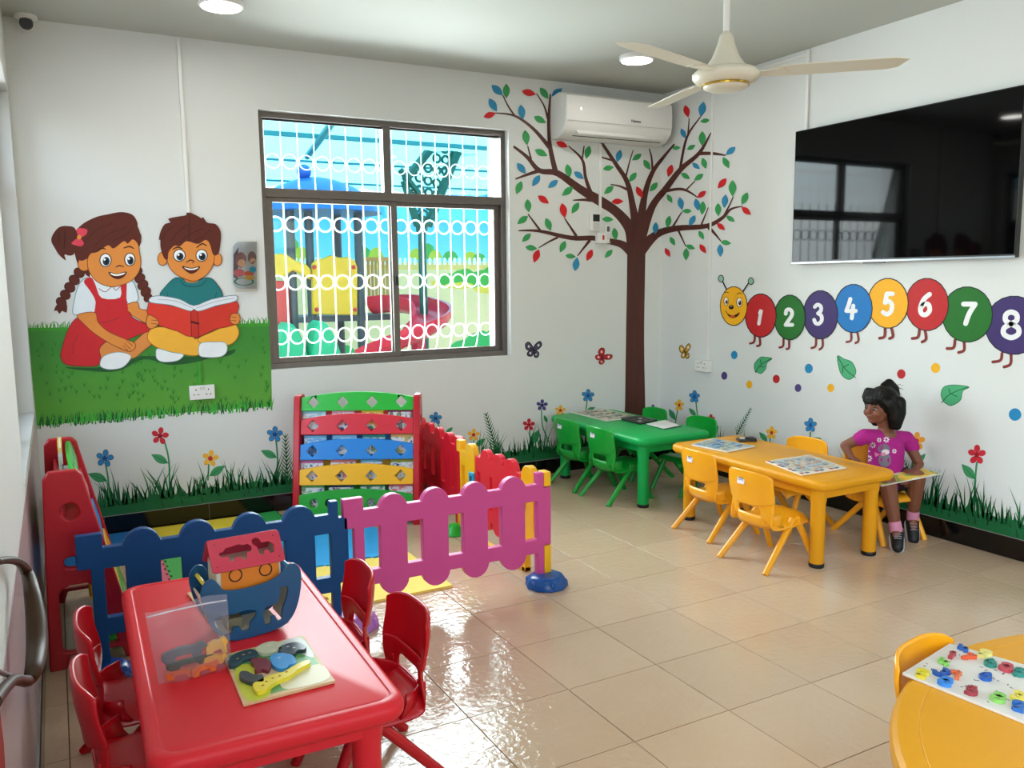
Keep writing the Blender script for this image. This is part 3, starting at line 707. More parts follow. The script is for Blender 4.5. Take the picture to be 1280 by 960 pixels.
eyes([(469, 374, 25, 29), (577, 371, 23, 28)])
K.stroke('brow', [[(430, 335, 4), (450, 322, 6), (470, 325, 4)], [(550, 320, 4), (575, 313, 6), (594, 322, 4)], [(515, 405, 3), (530, 398, 5), (550, 404, 3)]], '#3d160e')
K.poly('mouth', [(484, 428), (520, 436), (561, 426), (548, 448), (522, 457), (498, 447)], '#5a1512', line=DK, lw=3); K.poly('teeth', [(490, 431), (520, 437), (556, 429), (545, 439), (520, 444), (500, 441)], '#f4f4ee')
K.poly('bow', [(340, 237), (365, 232), (388, 240), (380, 262), (352, 272)], '#e0455a'); K.poly('bow', [(350, 275), (372, 296), (362, 312), (335, 308), (318, 298)], '#e0455a'); K.oval('bow_knot', 352, 272, 10, 10, '#e8963a')
# boy
K.poly('jumper', [(712, 532), (735, 492), (780, 452), (830, 462), (880, 462), (930, 452), (965, 482), (990, 538), (930, 562), (850, 575), (780, 550)], '#1c7577', line='#0d4346', lw=3)
K.stroke('jumper_line', [[(800, 462, 3), (820, 485, 4), (850, 492, 4), (895, 485, 4), (918, 460, 3)], [(742, 515, 2), (748, 545, 3)], [(962, 515, 2), (958, 540, 3)]], '#0d4a4e')
K.poly('neck', [(820, 440), (885, 440), (880, 468), (850, 474), (825, 468)], '#c9772f')
K.oval('ear', 722, 368, 21, 30, SKN, line='#7a3a15', lw=3); K.oval('ear', 966, 371, 20, 28, SKN, line='#7a3a15', lw=3)
K.poly('face', [(742, 335), (770, 300), (850, 280), (920, 285), (948, 320), (952, 370), (940, 410), (912, 443), (870, 466), (830, 460), (778, 434), (748, 392)], SKN, line='#7a3a15', lw=3)
K.poly('hair', [(706, 283), (713, 248), (731, 215), (757, 206), (749, 190), (792, 180), (826, 174), (834, 160), (872, 174), (895, 187), (903, 183), (922, 207), (960, 215), (981, 250), (980, 300), (971, 345), (948, 350), (932, 302), (915, 283), (880, 302), (830, 290), (800, 312), (775, 310), (750, 338), (745, 372), (728, 362), (714, 320), (712, 285)], HR, n=4)
K.stroke('hair_line', [[(760, 290, 3), (800, 240, 3), (840, 215, 3)], [(800, 295, 3), (850, 255, 3), (900, 235, 3)], [(860, 290, 3), (905, 265, 3), (935, 240, 3)], [(720, 285, 3), (740, 245, 3), (770, 225, 3)], [(842, 175, 3), (840, 290, 4)]], '#3d160e')
eyes([(797, 353, 26, 26), (896, 353, 25, 26)])
K.stroke('brow', [[(768, 326, 4), (790, 316, 6), (810, 324, 4)], [(874, 318, 4), (898, 301, 6), (918, 310, 4)], [(828, 385, 3), (845, 374, 5), (862, 379, 4), (855, 386, 3)]], '#3d160e')
K.poly('mouth', [(810, 402), (850, 410), (888, 403), (868, 427), (842, 431)], '#5a1512', line=DK, lw=3); K.poly('teeth', [(818, 406), (850, 412), (882, 406), (866, 416), (838, 417)], '#f4f4ee')
K.poly('trousers', [(658, 700), (682, 676), (740, 672), (800, 690), (850, 712), (892, 735), (882, 795), (800, 790), (712, 768), (662, 735)], '#f0b23a', line='#a86a18', lw=3)
K.poly('trousers', [(882, 722), (950, 690), (1010, 662), (1048, 662), (1062, 700), (1040, 738), (1000, 752), (900, 745)], '#f0b23a', line='#a86a18', lw=3)
K.poly('shoe', [(693, 790), (702, 767), (760, 783), (815, 793), (790, 820), (730, 827), (700, 815)], '#e9eef0', line='#8fa5a0', lw=3)
K.poly('shoe', [(885, 795), (890, 745), (950, 738), (1002, 742), (1008, 780), (980, 803), (920, 806)], '#e9eef0', line='#8fa5a0', lw=3)
K.poly('book_cover', [(661, 562), (664, 640), (720, 668), (790, 690), (862, 716), (862, 606), (760, 578)], '#d8382a', n=2, line='#7a1712', lw=3)
K.poly('book_cover', [(862, 606), (960, 580), (1056, 558), (1054, 610), (1040, 662), (960, 680), (882, 716), (862, 716)], '#cf3427', n=2, line='#7a1712', lw=3)
K.poly('book_pages', [(668, 562), (672, 538), (720, 533), (800, 548), (862, 576), (940, 548), (1045, 530), (1046, 556), (960, 577), (865, 603), (760, 574)], '#dde4ea', n=3, line='#6a8088', lw=3)
K.stroke('page_line', [[(700, 548, 2), (780, 556, 2), (858, 588, 2)], [(870, 588, 2), (960, 558, 2), (1040, 543, 2)]], '#8fa0a8')
K.poly('book_spine', [(848, 605), (862, 592), (878, 602), (884, 715), (868, 718), (852, 712)], '#c23024', False, line='#5a100c', lw=3); K.stroke('spine_band', [(850, 648, 9), (882, 656, 9)], '#4a1512', raw=True)
K.poly('hand', [(660, 618), (692, 632), (706, 650), (690, 672), (665, 678), (650, 655)], SKN, line='#7a3a15', lw=3); K.poly('hand', [(1030, 614), (1058, 612), (1068, 635), (1055, 658), (1030, 655), (1022, 636)], SKN, line='#7a3a15', lw=3)
K.stroke('finger_line', [[(672, 640, 2), (698, 642, 3)], [(672, 655, 2), (696, 658, 3)], [(1026, 626, 2), (1048, 628, 3)], [(1026, 642, 2), (1048, 644, 3)]], '#7a3a15')
# ---- tree over the corner
T = Paint('wall_mural', 'painted brown tree with red, green and blue leaves below the air conditioner', 'mural', (795, 400), tf=(590, 90, 3.5556))
BR = bpy.data.materials.new('painted_bark'); BR.use_nodes = True
_N = BR.node_tree.nodes; _L = BR.node_tree.links; _b = _N['Principled BSDF']; _b.inputs['Roughness'].default_value = .5
_c = _N.new('ShaderNodeTexCoord'); _w = _N.new('ShaderNodeTexNoise'); _w.inputs['Scale'].default_value = 30; _mp = _N.new('ShaderNodeMapping'); _mp.inputs['Scale'].default_value = (1, 1, .12)
_L.new(_c.outputs['Object'], _mp.inputs[0]); _L.new(_mp.outputs[0], _w.inputs['Vector']); _m = _N.new('ShaderNodeMix'); _m.data_type = 'RGBA'; _m.inputs[6].default_value = hexc('#35110c'); _m.inputs[7].default_value = hexc('#5e2a1e')
_L.new(_w.outputs['Fac'], _m.inputs[0]); _L.new(_m.outputs[2], _b.inputs['Base Color'])
T.poly('trunk', [(690, 700), (730, 690), (772, 700), (771, 800), (768, 960), (765, 1200), (770, 1480), (775, 1780), (676, 1780), (680, 1480), (684, 1200), (688, 960), (690, 800)], '#4a1c14', n=3, material=BR)
for pts in ([(722, 760, 70), (700, 690, 52), (640, 620, 42), (560, 568, 44), (480, 520, 35), (380, 450, 28), (300, 438, 22), (245, 378, 16), (188, 333, 11)], [(300, 438, 18), (240, 458, 12), (195, 475, 7)], [(262, 385, 9), (248, 330, 5)],
    [(370, 440, 24), (350, 350, 20), (342, 280, 15), (341, 200, 13), (348, 100, 6)], [(345, 335, 20), (270, 250, 14), (190, 195, 10), (105, 182, 5)], [(190, 195, 8), (160, 150, 7), (138, 105, 5)], [(337, 205, 10), (320, 150, 7), (288, 97, 5)],
    [(530, 545, 20), (505, 470, 14), (490, 390, 12), (430, 330, 5)], [(490, 388, 8), (498, 330, 5)], [(570, 572, 20), (500, 568, 12), (450, 570, 4)],
    [(738, 740, 50), (715, 600, 30), (690, 490, 22), (640, 410, 18), (575, 312, 12)], [(685, 462, 8), (700, 400, 6), (716, 348, 4)], [(690, 522, 12), (655, 507, 8), (618, 500, 5)], [(622, 392, 10), (572, 378, 6)],
    [(742, 740, 50), (765, 560, 28), (800, 450, 20), (850, 380, 14), (898, 322, 7)], [(802, 432, 10), (798, 380, 8), (788, 342, 5)],
    [(748, 740, 50), (800, 600, 32), (860, 520, 28), (930, 430, 22), (1010, 360, 16), (1062, 270, 5)], [(925, 428, 12), (955, 290, 10), (1015, 200, 5)], [(960, 282, 8), (965, 205, 4)], [(1010, 362, 16), (1070, 362, 14), (1125, 370, 6)],
    [(855, 530, 14), (920, 520, 12), (960, 530, 10), (1002, 557, 5)], [(955, 521, 7), (990, 485, 4)], [(740, 800, 60), (820, 722, 34), (910, 695, 26), (1040, 685, 20), (1110, 650, 15), (1150, 610, 10), (1200, 597, 5)], [(1122, 635, 9), (1145, 590, 6), (1160, 555, 4)],
    [(890, 692, 10), (932, 622, 4)], [(1018, 682, 8), (1050, 603, 4)], [(915, 700, 10), (950, 774, 4)], [(1055, 695, 16), (1070, 708, 12), (1105, 750, 5)],
    [(720, 810, 50), (670, 768, 34), (610, 752, 26), (540, 738, 22), (440, 737, 20), (300, 707, 13), (208, 705, 5)], [(462, 726, 12), (412, 650, 5)], [(522, 750, 13), (470, 816, 5)], [(378, 737, 10), (340, 755, 7), (298, 781, 4)], [(302, 702, 10), (250, 633, 5)]):
    T.stroke('branch', pts, '#4a1c14', n=5, dense=True, material=BR)
LC = {'R': '#cb2023', 'G': '#3a9a56', 'B': '#3089b3'}
def leaf(T, p1, p2, c, wf=.24):
    dx, dy = p2[0]-p1[0], p2[1]-p1[1]; nx, ny = -dy*wf, dx*wf
    pts = [p1]; 
    for s_ in (1, -1):
        ks = [.15, .3, .45, .6, .75, .9] if s_ == 1 else [.9, .75, .6, .45, .3, .15]
        if s_ == -1: pts.append(p2)
        for k in ks: a = math.sin(PI*k**.9); pts.append((p1[0]+dx*k+nx*a*s_, p1[1]+dy*k+ny*a*s_))
    o = T.poly('leaf', pts, LC.get(c, c), False, px=True); T.lay -= 1
    return o
LV = '''B58,185,115,237 G132,178,132,252 R210,215,280,232 G300,198,342,255 B358,240,412,202 B45,252,85,318 R18,345,80,325 B203,283,215,358 G270,342,330,375 G358,412,395,358 G225,410,237,485 R380,470,440,495 G275,508,338,540 B185,575,230,628 B300,635,262,692 G208,665,182,732 G435,580,450,648 B470,618,520,655 B390,660,340,700 G465,695,410,738 R290,738,345,778 G548,488,530,555 B703,508,685,572 G808,530,760,562 G615,605,670,595 G782,622,745,670 G818,558,852,610 G888,672,848,718 R782,692,812,750 G668,690,620,730 R658,768,718,766 G610,855,668,858 R410,775,425,850 G495,772,458,828 G237,755,245,822 G240,840,186,880 G330,850,355,914 R1025,285,1042,348 B1118,268,1103,345 B1005,402,1028,452 G1148,360,1100,368 G1112,415,1110,490 G960,500,1003,498 G1035,508,1078,485 R960,582,940,645 B1060,575,1100,605 G1112,548,1130,605 G1005,625,1050,655 G1117,630,1070,662 B1278,495,1228,535 G1215,545,1245,602 R1232,652,1188,702 R1130,715,1085,750 G935,732,962,775 B998,745,1010,810 B1078,752,1092,815 G1058,815,1010,815 G1115,765,1110,835 G1190,775,1192,842 B1228,732,1220,800 G1262,660,1262,742 B1076,836,1045,890 G948,838,935,900 B880,870,875,932'''
for q in LV.split():
    a = [float(v) for v in q[1:].split(',')]; leaf(T, (600+a[0]/4, 60+a[1]/4), (600+a[2]/4, 60+a[3]/4), q[0])
LV2 = '''G1225,535,1198,590 R1198,600,1240,635 G1130,640,1168,665 R1088,672,1125,703 B1102,765,1104,822 G1105,755,1152,762 R1012,765,1040,806 G1008,705,1030,745 G950,770,992,786 G952,782,950,838 R858,782,880,822 G880,732,902,772 R535,788,510,840 G625,790,590,825 G632,692,640,748 B458,885,468,822 G415,815,462,822 G415,750,392,802 R297,788,275,848 G237,778,290,785 G262,718,222,755'''
for q in LV2.split():
    a = [float(v) for v in q[1:].split(',')]; leaf(T, (590+a[0]/3.5556, 90+a[1]/3.5556), (590+a[2]/3.5556, 90+a[3]/3.5556), q[0])
# ---- number caterpillar
Q = Paint('wall_mural', 'painted caterpillar with coloured number discs one to eight below the television', 'mural', (1080, 380), tf=(880, 330, 3.2))
DIG = {'1': [[(.32, .22), (.55, .02), (.50, .5), (.46, 1)]], '2': [[(.1, .28), (.2, .06), (.55, 0), (.85, .15), (.82, .4), (.45, .7), (.08, .98)], [(.08, .98), (.9, .98)]],
    '3': [[(.15, .12), (.45, 0), (.8, .1), (.8, .32), (.5, .46)], [(.5, .46), (.85, .58), (.9, .82), (.6, 1), (.25, .97), (.08, .8)]],
    '4': [[(.35, 0), (.25, .3), (.1, .62)], [(.1, .62), (.95, .62)], [(.68, .35), (.66, 1)]], '5': [[(.85, .03), (.3, .03)], [(.3, .03), (.22, .45)], [(.22, .45), (.55, .38), (.88, .55), (.85, .85), (.5, 1), (.1, .9)]],
    '6': [[(.75, .02), (.35, .25), (.12, .65), (.25, .95), (.6, 1), (.88, .8), (.75, .52), (.4, .5), (.15, .68)]], '7': [[(.05, .03), (.92, .03)], [(.92, .03), (.55, .5), (.35, 1)]],
    '8': [[(.5, .46), (.2, .33), (.22, .1), (.5, 0), (.8, .1), (.8, .33), (.5, .46), (.12, .62), (.1, .86), (.5, 1), (.9, .86), (.88, .62), (.5, .46)]]}
CD = [('8', 1240, 245, 116, 117, '#3c2a66', (1182, 182, 1275, 305)), ('7', 1053, 202, 101, 111, '#176a1a', (1022, 148, 1095, 248)), ('6', 892, 162, 86, 105, '#bb1c1f', (852, 110, 920, 212)), ('5', 736, 157, 81, 100, '#f0ac12', (706, 108, 766, 210)),
    ('4', 598, 178, 75, 97, '#0f72b8', (558, 132, 618, 225)), ('3', 466, 203, 69, 97, '#3c2a66', (430, 155, 482, 246)), ('2', 343, 214, 62, 90, '#176a1a', (316, 174, 364, 252)), ('1', 227, 206, 62, 87, '#bb1c1f', (208, 178, 240, 246))]
FT = {'8': [[(1192, 358), (1186, 385), (1155, 392)], [(1228, 358), (1226, 400), (1200, 412)]], '7': [[(1004, 305), (998, 335), (972, 338)], [(1040, 312), (1040, 345), (1018, 354)]], '6': [[(862, 262), (856, 292), (833, 298)], [(884, 265), (888, 300), (872, 312)]],
    '5': [[(724, 255), (722, 290), (702, 297)], [(748, 250), (756, 288), (742, 298)]], '4': [[(588, 272), (588, 305), (570, 312)], [(612, 268), (618, 305), (606, 316)]], '3': [[(448, 298), (446, 328), (430, 336)], [(474, 300), (474, 330), (462, 342)]],
    '2': [[(318, 300), (316, 328), (302, 334)], [(340, 300), (340, 335), (330, 340)]], '1': [[(204, 288), (200, 312), (184, 318)], [(222, 290), (224, 322), (212, 328)]]}
for (d, cx, cy, rx, ry, col, bb) in CD:
    Q.stroke('foot', [[(*p, 9 if d < '5' else 12) for p in f] for f in FT[d]], '#7c2a22')
    disc = Q.oval('number_disc', cx, cy, rx, ry, col, line='#10100f', lw=4)
    x0, y0, x1, y1 = bb; wv = (x1-x0)*(.30 if d not in '1' else .5)
    wv = {'1': 13, '2': 15, '3': 15, '4': 16, '5': 18, '6': 19, '7': 20, '8': 21}[d]
    Q.stroke('digit', [[(x0+wv/2+(x1-x0-wv)*p[0]+(4-8*p[1] if d in '14567' else 0), y0+wv/2+(y1-y0-wv)*p[1], wv) for p in s_] for s_ in DIG[d]], '#e8e8e8', parent=disc, n=6, raw=False)
Q.tf = (890, 340, 11.636)
Q.stroke('antenna', [[(215, 260, 22), (150, 130, 18)], [(450, 285, 22), (535, 155, 18)]], '#15161a', n=1)
Q.oval('antenna_ball', 130, 97, 38, 50, '#8fb8a0', line='#1c2a22', lw=12); Q.oval('antenna_ball', 566, 133, 38, 50, '#8fb8a0', line='#1c2a22', lw=12)
Q.oval('head', 316, 495, 196, 283, '#efae12', line='#3a2208', lw=12)
for (x, y, rx, ry, dx) in ((205, 425, 32, 60, 6), (398, 440, 40, 66, 6)):
    Q.oval('eye', x, y, rx, ry, '#f2efe8', line='#8a4a10', lw=10); Q.oval('pupil', x+dx, y+8, rx*.55, ry*.55, '#2a1512'); Q.oval('eye_glint', x+dx-8, y-12, 7, 9, '#ffffff')
Q.oval('nose', 280, 512, 36, 34, '#1a0f0c'); Q.oval('nose_glint', 278, 497, 9, 7, '#e8e8e8')
Q.stroke('brow', [[(180, 300, 9), (210, 293, 11), (240, 305, 9)], [(365, 325, 9), (395, 303, 11), (430, 318, 9)]], '#5a3208')
Q.poly('mouth', [(200, 560), (230, 610), (300, 635), (360, 615), (400, 590), (370, 640), (310, 665), (245, 640)], '#3a120c', line='#2a0f08', lw=8); Q.oval('tongue', 300, 645, 38, 14, '#e0502c')
# ---- dots and loose leaves on the right wall
CN = {'b': ('blue', '#1a82b4'), 'r': ('red', '#b41c1e'), 'y': ('yellow', '#eeb01a'), 'p': ('purple', '#4a3f78')}
for (c, x, y, rx, ry, where) in (('b', 121, 364, 13, 17, 'below the caterpillar head'), ('p', 81, 447, 12, 16, 'beside the wall socket'), ('y', 181, 482, 12, 16, 'below the leftmost loose leaf'), ('r', 289, 460, 14, 17, 'right of the leftmost loose leaf'), ('b', 419, 418, 16, 19, 'below disc three'),
    ('p', 376, 496, 13, 16, 'below and between discs two and three'), ('y', 507, 496, 14, 17, 'left above the girl'), ('r', 789, 440, 17, 19, 'right above the girl'), ('y', 926, 416, 18, 20, 'below disc six'), ('b', 1244, 602, 25, 25, 'near the right photo edge')):
    D = Paint('painted_dot', '%s painted dot on the right wall, %s' % (CN[c][0], where), 'painted dot', (880+x/3.2, 330+y/3.2), 'painted dots under the caterpillar', tf=(880, 330, 3.2)); D.oval('paint', x, y, rx, ry, CN[c][1])
for (pts, vein, lab) in (([(205, 430), (202, 400), (225, 374), (245, 373), (272, 378), (252, 395), (246, 420), (228, 438), (212, 432)], [[(207, 434), (225, 405), (270, 378)], [(222, 410), (238, 412)], [(228, 398), (226, 384)]], 'below disc one'),
    ([(534, 368), (560, 380), (590, 392), (607, 425), (600, 450), (578, 462), (552, 445), (540, 415)], [[(535, 370), (565, 420), (606, 454)], [(560, 412), (578, 402)], [(555, 412), (555, 435)]], 'below disc four'),
    ([(955, 545), (948, 520), (960, 492), (1000, 484), (1060, 492), (1035, 508), (1025, 545), (990, 566), (968, 558)], [[(950, 555), (985, 520), (1055, 492)], [(985, 520), (980, 500)], [(990, 520), (1012, 530)]], 'right of the girl, the largest one')):
    D = Paint('painted_leaf', 'loose green painted leaf %s' % lab, 'painted leaf', (880+pts[0][0]/3.2, 330+pts[0][1]/3.2), 'loose leaves under the caterpillar', tf=(880, 330, 3.2))
    D.poly('leaf_blade', pts, '#4aa873', line='#2c7a4c', lw=3); D.stroke('vein', [[(*p, 3.5) for p in v] for v in vein], '#14633a', n=3)
# ---- butterflies
for (cx, cy, s_, rot, col, edge, lab) in ((667, 437, 1, -.25, '#4a4060', '#1a1820', 'purple grey painted butterfly right of the window'), (753.5, 446, .9, .5, '#c22a35', '#8e1a22', 'red painted butterfly left of the painted trunk'), (856.5, 439.5, .9, -.35, '#d9a92a', '#7a5a18', 'yellow painted butterfly right of the room corner')):
    D = Paint('painted_butterfly', lab, 'painted butterfly', (cx, cy), 'painted butterflies'); c_, q_ = math.cos(rot), math.sin(rot)
    wf = .75 if cx > CX else 1
    tr = lambda pts: [(cx+(x*c_-y*q_)*s_*wf, cy+(x*q_+y*c_)*s_) for x, y in pts]
    for w_ in ([(0, 0), (-3, -10), (-8, -9), (-8, -2)], [(0, 0), (3, -5), (10, -8), (11, -3), (5, 1)], [(0, 0), (-7, 1), (-9, 5), (-4, 7)], [(0, 1), (-1, 9), (3, 10), (5, 5)]):
        D.poly('wing', tr(w_), col, px=True, line=edge, lw=1.3)
        m = (sum(p[0] for p in w_)/4, sum(p[1] for p in w_)/4); D.oval('wing_spot', *tr([m])[0], 1.3, 1.6, '#d8d4d8' if cx < 700 else '#e6d2b8', px=True)
    D.stroke('body', [(*tr([(-3, -3)])[0], 1), (*tr([(2, 6)])[0], 1.4)], '#1c1414', px=True, raw=True)
# ---- flowers
def flower(cx, cy, r, col, cen, stem, lf, lab, side=1., n=5):
    D = Paint('painted_flower', lab, 'painted flower', (cx, cy), 'painted flowers above the skirting')
    if stem: D.stroke('stem', [(*p, max(1.2, r*.2)) for p in stem], '#2f8a55', px=True)
    if lf:
        k = D; o = leaf(k, lf[0], lf[1], '#3f9560', .22); D.lay += 1; D.stroke('vein', [(*lf[0], .8), (*lf[1], .4)], '#20643c', px=True, raw=True, parent=o)
    for k in range(n):
        a = -PI/2+2*PI*k/n+(.15 if cx < 300 else .05)
        D.oval('petal', cx+r*.66*math.cos(a)*side, cy+r*.66*math.sin(a), r*.40, r*.32, col, a, px=True, line='#20304a' if 'blue' in lab else None, lw=.5); D.lay -= 1
    D.lay += 1; D.oval('flower_centre', cx, cy, r*.30*side, r*.30, cen, px=True)
BL, RD, YW, PU = '#2f86c0', '#c62536', '#eab134', '#43397a'
flower(131, 573, 10.5, BL, '#0d4f96', [(132, 580), (136, 605), (138, 640)], ((134, 601), (110, 592)), 'blue painted flower nearest the left wall, behind the side bookshelf')
flower(200, 545, 10.5, RD, '#8e1020', [(205, 550), (211, 575), (212, 615)], ((210, 579), (189, 568)), 'red painted flower below the mural of the reading children')
flower(263, 573, 10, YW, '#c32a20', [(261, 581), (260, 600)], ((262, 595), (281, 582)), 'yellow painted flower below the double wall socket')
flower(343.5, 543, 9.5, BL, '#0d4f96', [(345, 550), (347, 575), (345, 600)], ((346, 572), (326, 563)), 'blue painted flower just left of the rainbow bookshelf')
flower(544.5, 523, 7.5, BL, '#0d3f76', [(547, 529), (550, 536), (551, 545)], ((557, 543), (566, 534)), 'blue painted flower just right of the rainbow bookshelf')
flower(592, 543.5, 7.5, YW, '#c0281e', [(592, 550), (592, 562)], ((594, 558), (607, 548)), 'yellow painted flower above the red fence panel')
flower(661, 531, 7.5, RD, '#a01424', [(662, 538), (664, 562)], ((663, 557), (674, 537)), 'red painted flower left of the green table')
flower(677.6, 506.5, 7, PU, '#1e1748', [(677, 512), (678, 532), (686, 552)], ((684, 528), (680, 519)), 'purple painted flower at the left end of the green table')
flower(700.5, 513, 6.5, YW, '#c0281e', [(700, 518), (700, 530)], None, 'yellow painted flower half hidden behind the green table')
flower(735, 494.5, 7.5, BL, '#0d4f96', [(734, 501), (732, 515)], ((733, 514), (744, 509)), 'blue painted flower left of the painted trunk')
flower(816, 512, 6, PU, '#1e1748', [(816, 517), (816, 530)], None, 'purple painted flower between trunk and corner')
flower(849, 506.5, 7, YW, '#c0281e', [(847, 513), (844, 530)], ((844, 525), (836, 511)), 'yellow painted flower right of the room corner', .75)
flower(868, 496, 7.5, BL, '#0d4f96', [(870, 503), (872, 522)], ((870, 520), (861, 510)), 'blue painted flower below the corner socket', .75)
flower(888.5, 524, 6, RD, '#a01424', [(889, 530), (890, 545)], ((890, 545), (898, 532)), 'red painted flower behind the green chairs', .75)
flower(964.5, 541, 8, YW, '#c0281e', [(963, 548), (962, 556)], ((959, 552), (949, 540)), 'yellow painted flower above the far end of the yellow table', .78)
flower(1013, 531.5, 8.5, BL, '#0d4f96', [(1013, 540), (1012, 555)], ((1014, 551), (1027, 548)), 'blue painted flower above the empty yellow chair', .8)
flower(1071, 552, 9, RD, '#e8e4e0', [(1071, 560), (1070, 580)], None, 'red painted flower hidden behind the girl\'s arm', .8)
flower(1146, 551.5, 11, '#e5962a', '#b52a1c', [(1145, 560), (1141, 575), (1139, 600)], ((1147, 578), (1157, 567)), 'orange painted flower beside the girl\'s shoulder', .85)
flower(1221, 568.5, 12, RD, '#9c1020', [(1221, 578), (1219, 600), (1218, 630)], ((1219, 599), (1202, 580)), 'red painted flower right of the girl, tallest on that wall', .85)
# ---- ferns and grass strips
def fern(x, y, ang, L, lab):
    D = Paint('painted_fern', lab, 'painted fern', (x, y), 'painted ferns'); ux, uy = math.cos(ang), math.sin(ang); s_ = []
    N_ = 14 if L > 50 else 10
    for k in range(N_):
        t_ = k/N_; bx_, by_ = x+ux*L*t_, y+uy*L*t_; l = L*.24*(1-t_*.7)
        for sd in (-1, 1):
            a = ang+sd*.65; s_.append([(bx_, by_, 1.6*L/66), (bx_+l*math.cos(a), by_+l*math.sin(a), .5)])
    D.stroke('frond', s_, '#166338', px=True, raw=True); D.stroke('stem', [(x, y, 1.4), (x+ux*L, y+uy*L, .6)], '#124f2c', px=True, raw=True)
fern(360, 612, -PI/2-.05, 70, 'dark green painted fern left of the rainbow bookshelf')
fern(624, 575, -PI/2-.28, 62, 'dark green painted fern between the yellow and red flowers')
fern(921, 543, -PI/2+.5, 38, 'dark green painted fern above the far end of the yellow table')
fern(1142, 600, -PI/2-.45, 42, 'dark green painted fern beside the girl\'s elbow')
def grass(name, label, axis, u0, u1, seed):
    rn = random.Random(seed); mb = MB(); mk = (lambda u, z, d=0: Vector((u, -.0016-d, z))) if axis == 1 else (lambda u, z, d=0: Vector((-.0016-d, u, z)))
    z0 = .114; n = int((u1-u0)/.03)
    top = [(u0+(u1-u0)*k/n, .20+rn.uniform(-.012, .018)) for k in range(n+1)]
    vs = [mk(u0, z0)]+[mk(*p) for p in top]+[mk(u1, z0)]
    mb.add([mk(p[0], z0) for p in top]+[mk(*p) for p in top], [(i, i+1, n+2+i, n+1+i) for i in range(n)])
    def blade(mb, u, z, h_, lean, w, d):
        p = [(u, z), (u+lean*.35, z+h_*.5), (u+lean, z+h_)]
        mb.add([mk(u-w, z, d), mk(u+w, z, d), mk(p[1][0]-w*.6, p[1][1], d), mk(p[1][0]+w*.6, p[1][1], d), mk(p[2][0], p[2][1], d)], [(0, 1, 3, 2), (2, 3, 4)])
    u = u0
    while u < u1:
        blade(mb, u, .17, rn.uniform(.06, .16), rn.uniform(-.035, .035), .0075, .0002); u += rn.uniform(.006, .015)
    k = int((u1-u0)/.20)
    for i in range(k):
        c = u0+(i+rn.random())*(u1-u0)/k
        for j in range(rn.randint(4, 9)): blade(mb, c+rn.uniform(-.03, .03), .18, rn.uniform(.12, .24), rn.uniform(-.10, .10), .006, .0003)
    r = tag(ob(name, mb, paint('#17683a'), fix=False), label, 'painted grass'); r['kind'] = 'stuff'
    md = MB()
    for i in range(int((u1-u0)*28)):
        if i % 2: blade(md, rn.uniform(u0, u1), rn.uniform(.12, .17), rn.uniform(.03, .07), rn.uniform(-.02, .02), .004, .0005)
    ob('dark_blades', md, paint('#0b3a1c'), r, fix=False)
grass('painted_grass', 'dark green grass painted along the foot of the back wall', 1, XL+.01, -.01, 5)
grass('painted_grass', 'dark green grass painted along the foot of the right wall', 0, -4.2, -.01, 9)
# ================================================================ FIXTURES
PW = mat('#e4e4e0', .35, spec=.5, name='white_plastic'); PG = mat('#c9cac6', .45); DKP = mat('#101114', .35)
def bxp(name, m, parent, O, *b, bevel=.002):
    return ob(name, MB().bx(*b), m, parent, bevel=bevel, origin=O)
# air conditioner
t = thing('air_conditioner', 'white wall air conditioner above the painted tree', 'air conditioner', (-.55, 0, 2.5)); O = t.location
prof = [(-.004, 2.50), (-.004, 2.80), (-.10, 2.815), (-.185, 2.80), (-.205, 2.78), (-.212, 2.70), (-.210, 2.62), (-.195, 2.565), (-.14, 2.515), (-.06, 2.495)]
rg = [[(x, y*(1-k), 2.65+(z-2.65)*(1-k)) for y, z in prof] for x, k in ((-1.03, .05), (-1.022, .0), (-.078, 0), (-.07, .05))]
ob('body', MB().loft(rg), PW, t, smooth=35, origin=O)
ob('front_line', MB().bx(-1.01, -.09, -.2135, -.209, 2.603, 2.606), PG, t, origin=O)
lv = ob('louver', MB().box((-.53, -.168, 2.545), (.78, .075, .010), Matrix.Rotation(.78, 3, 'X')), PW, t, origin=O, bevel=.003)
ob('air_slot', MB().box((-.53, -.131, 2.514), (.80, .012, .005), Matrix.Rotation(.5, 3, 'X')), DKP, t, origin=O)
ob('status_light', MB().box((-.905, -.2125, 2.69), (.007, .003, .014)), mat('#ffffff', .3, emit=3), t, origin=O)
def text(s_, size, parent, O, Mt, m, name='lettering'):
    c = bpy.data.curves.new(name, 'FONT'); c.body = s_; c.size = size; c.extrude = .0004; c.align_x = 'CENTER'; c.align_y = 'CENTER'
    o = bpy.data.objects.new(name, c); C.objects.link(o); dg = bpy.context.evaluated_depsgraph_get(); me = bpy.data.meshes.new_from_object(o.evaluated_get(dg))
    bpy.data.objects.remove(o); me.transform(Mt); me.transform(Matrix.Translation(-Vector(O)))
    me.materials.clear(); me.materials.append(m); q = bpy.data.objects.new(name, me); C.objects.link(q); q.parent = parent; return q
text('Hisense', .028, t, O, Matrix.Translation((-.42, -.2145, 2.638)) @ Matrix.Rotation(PI/2, 4, 'X'), DKP)
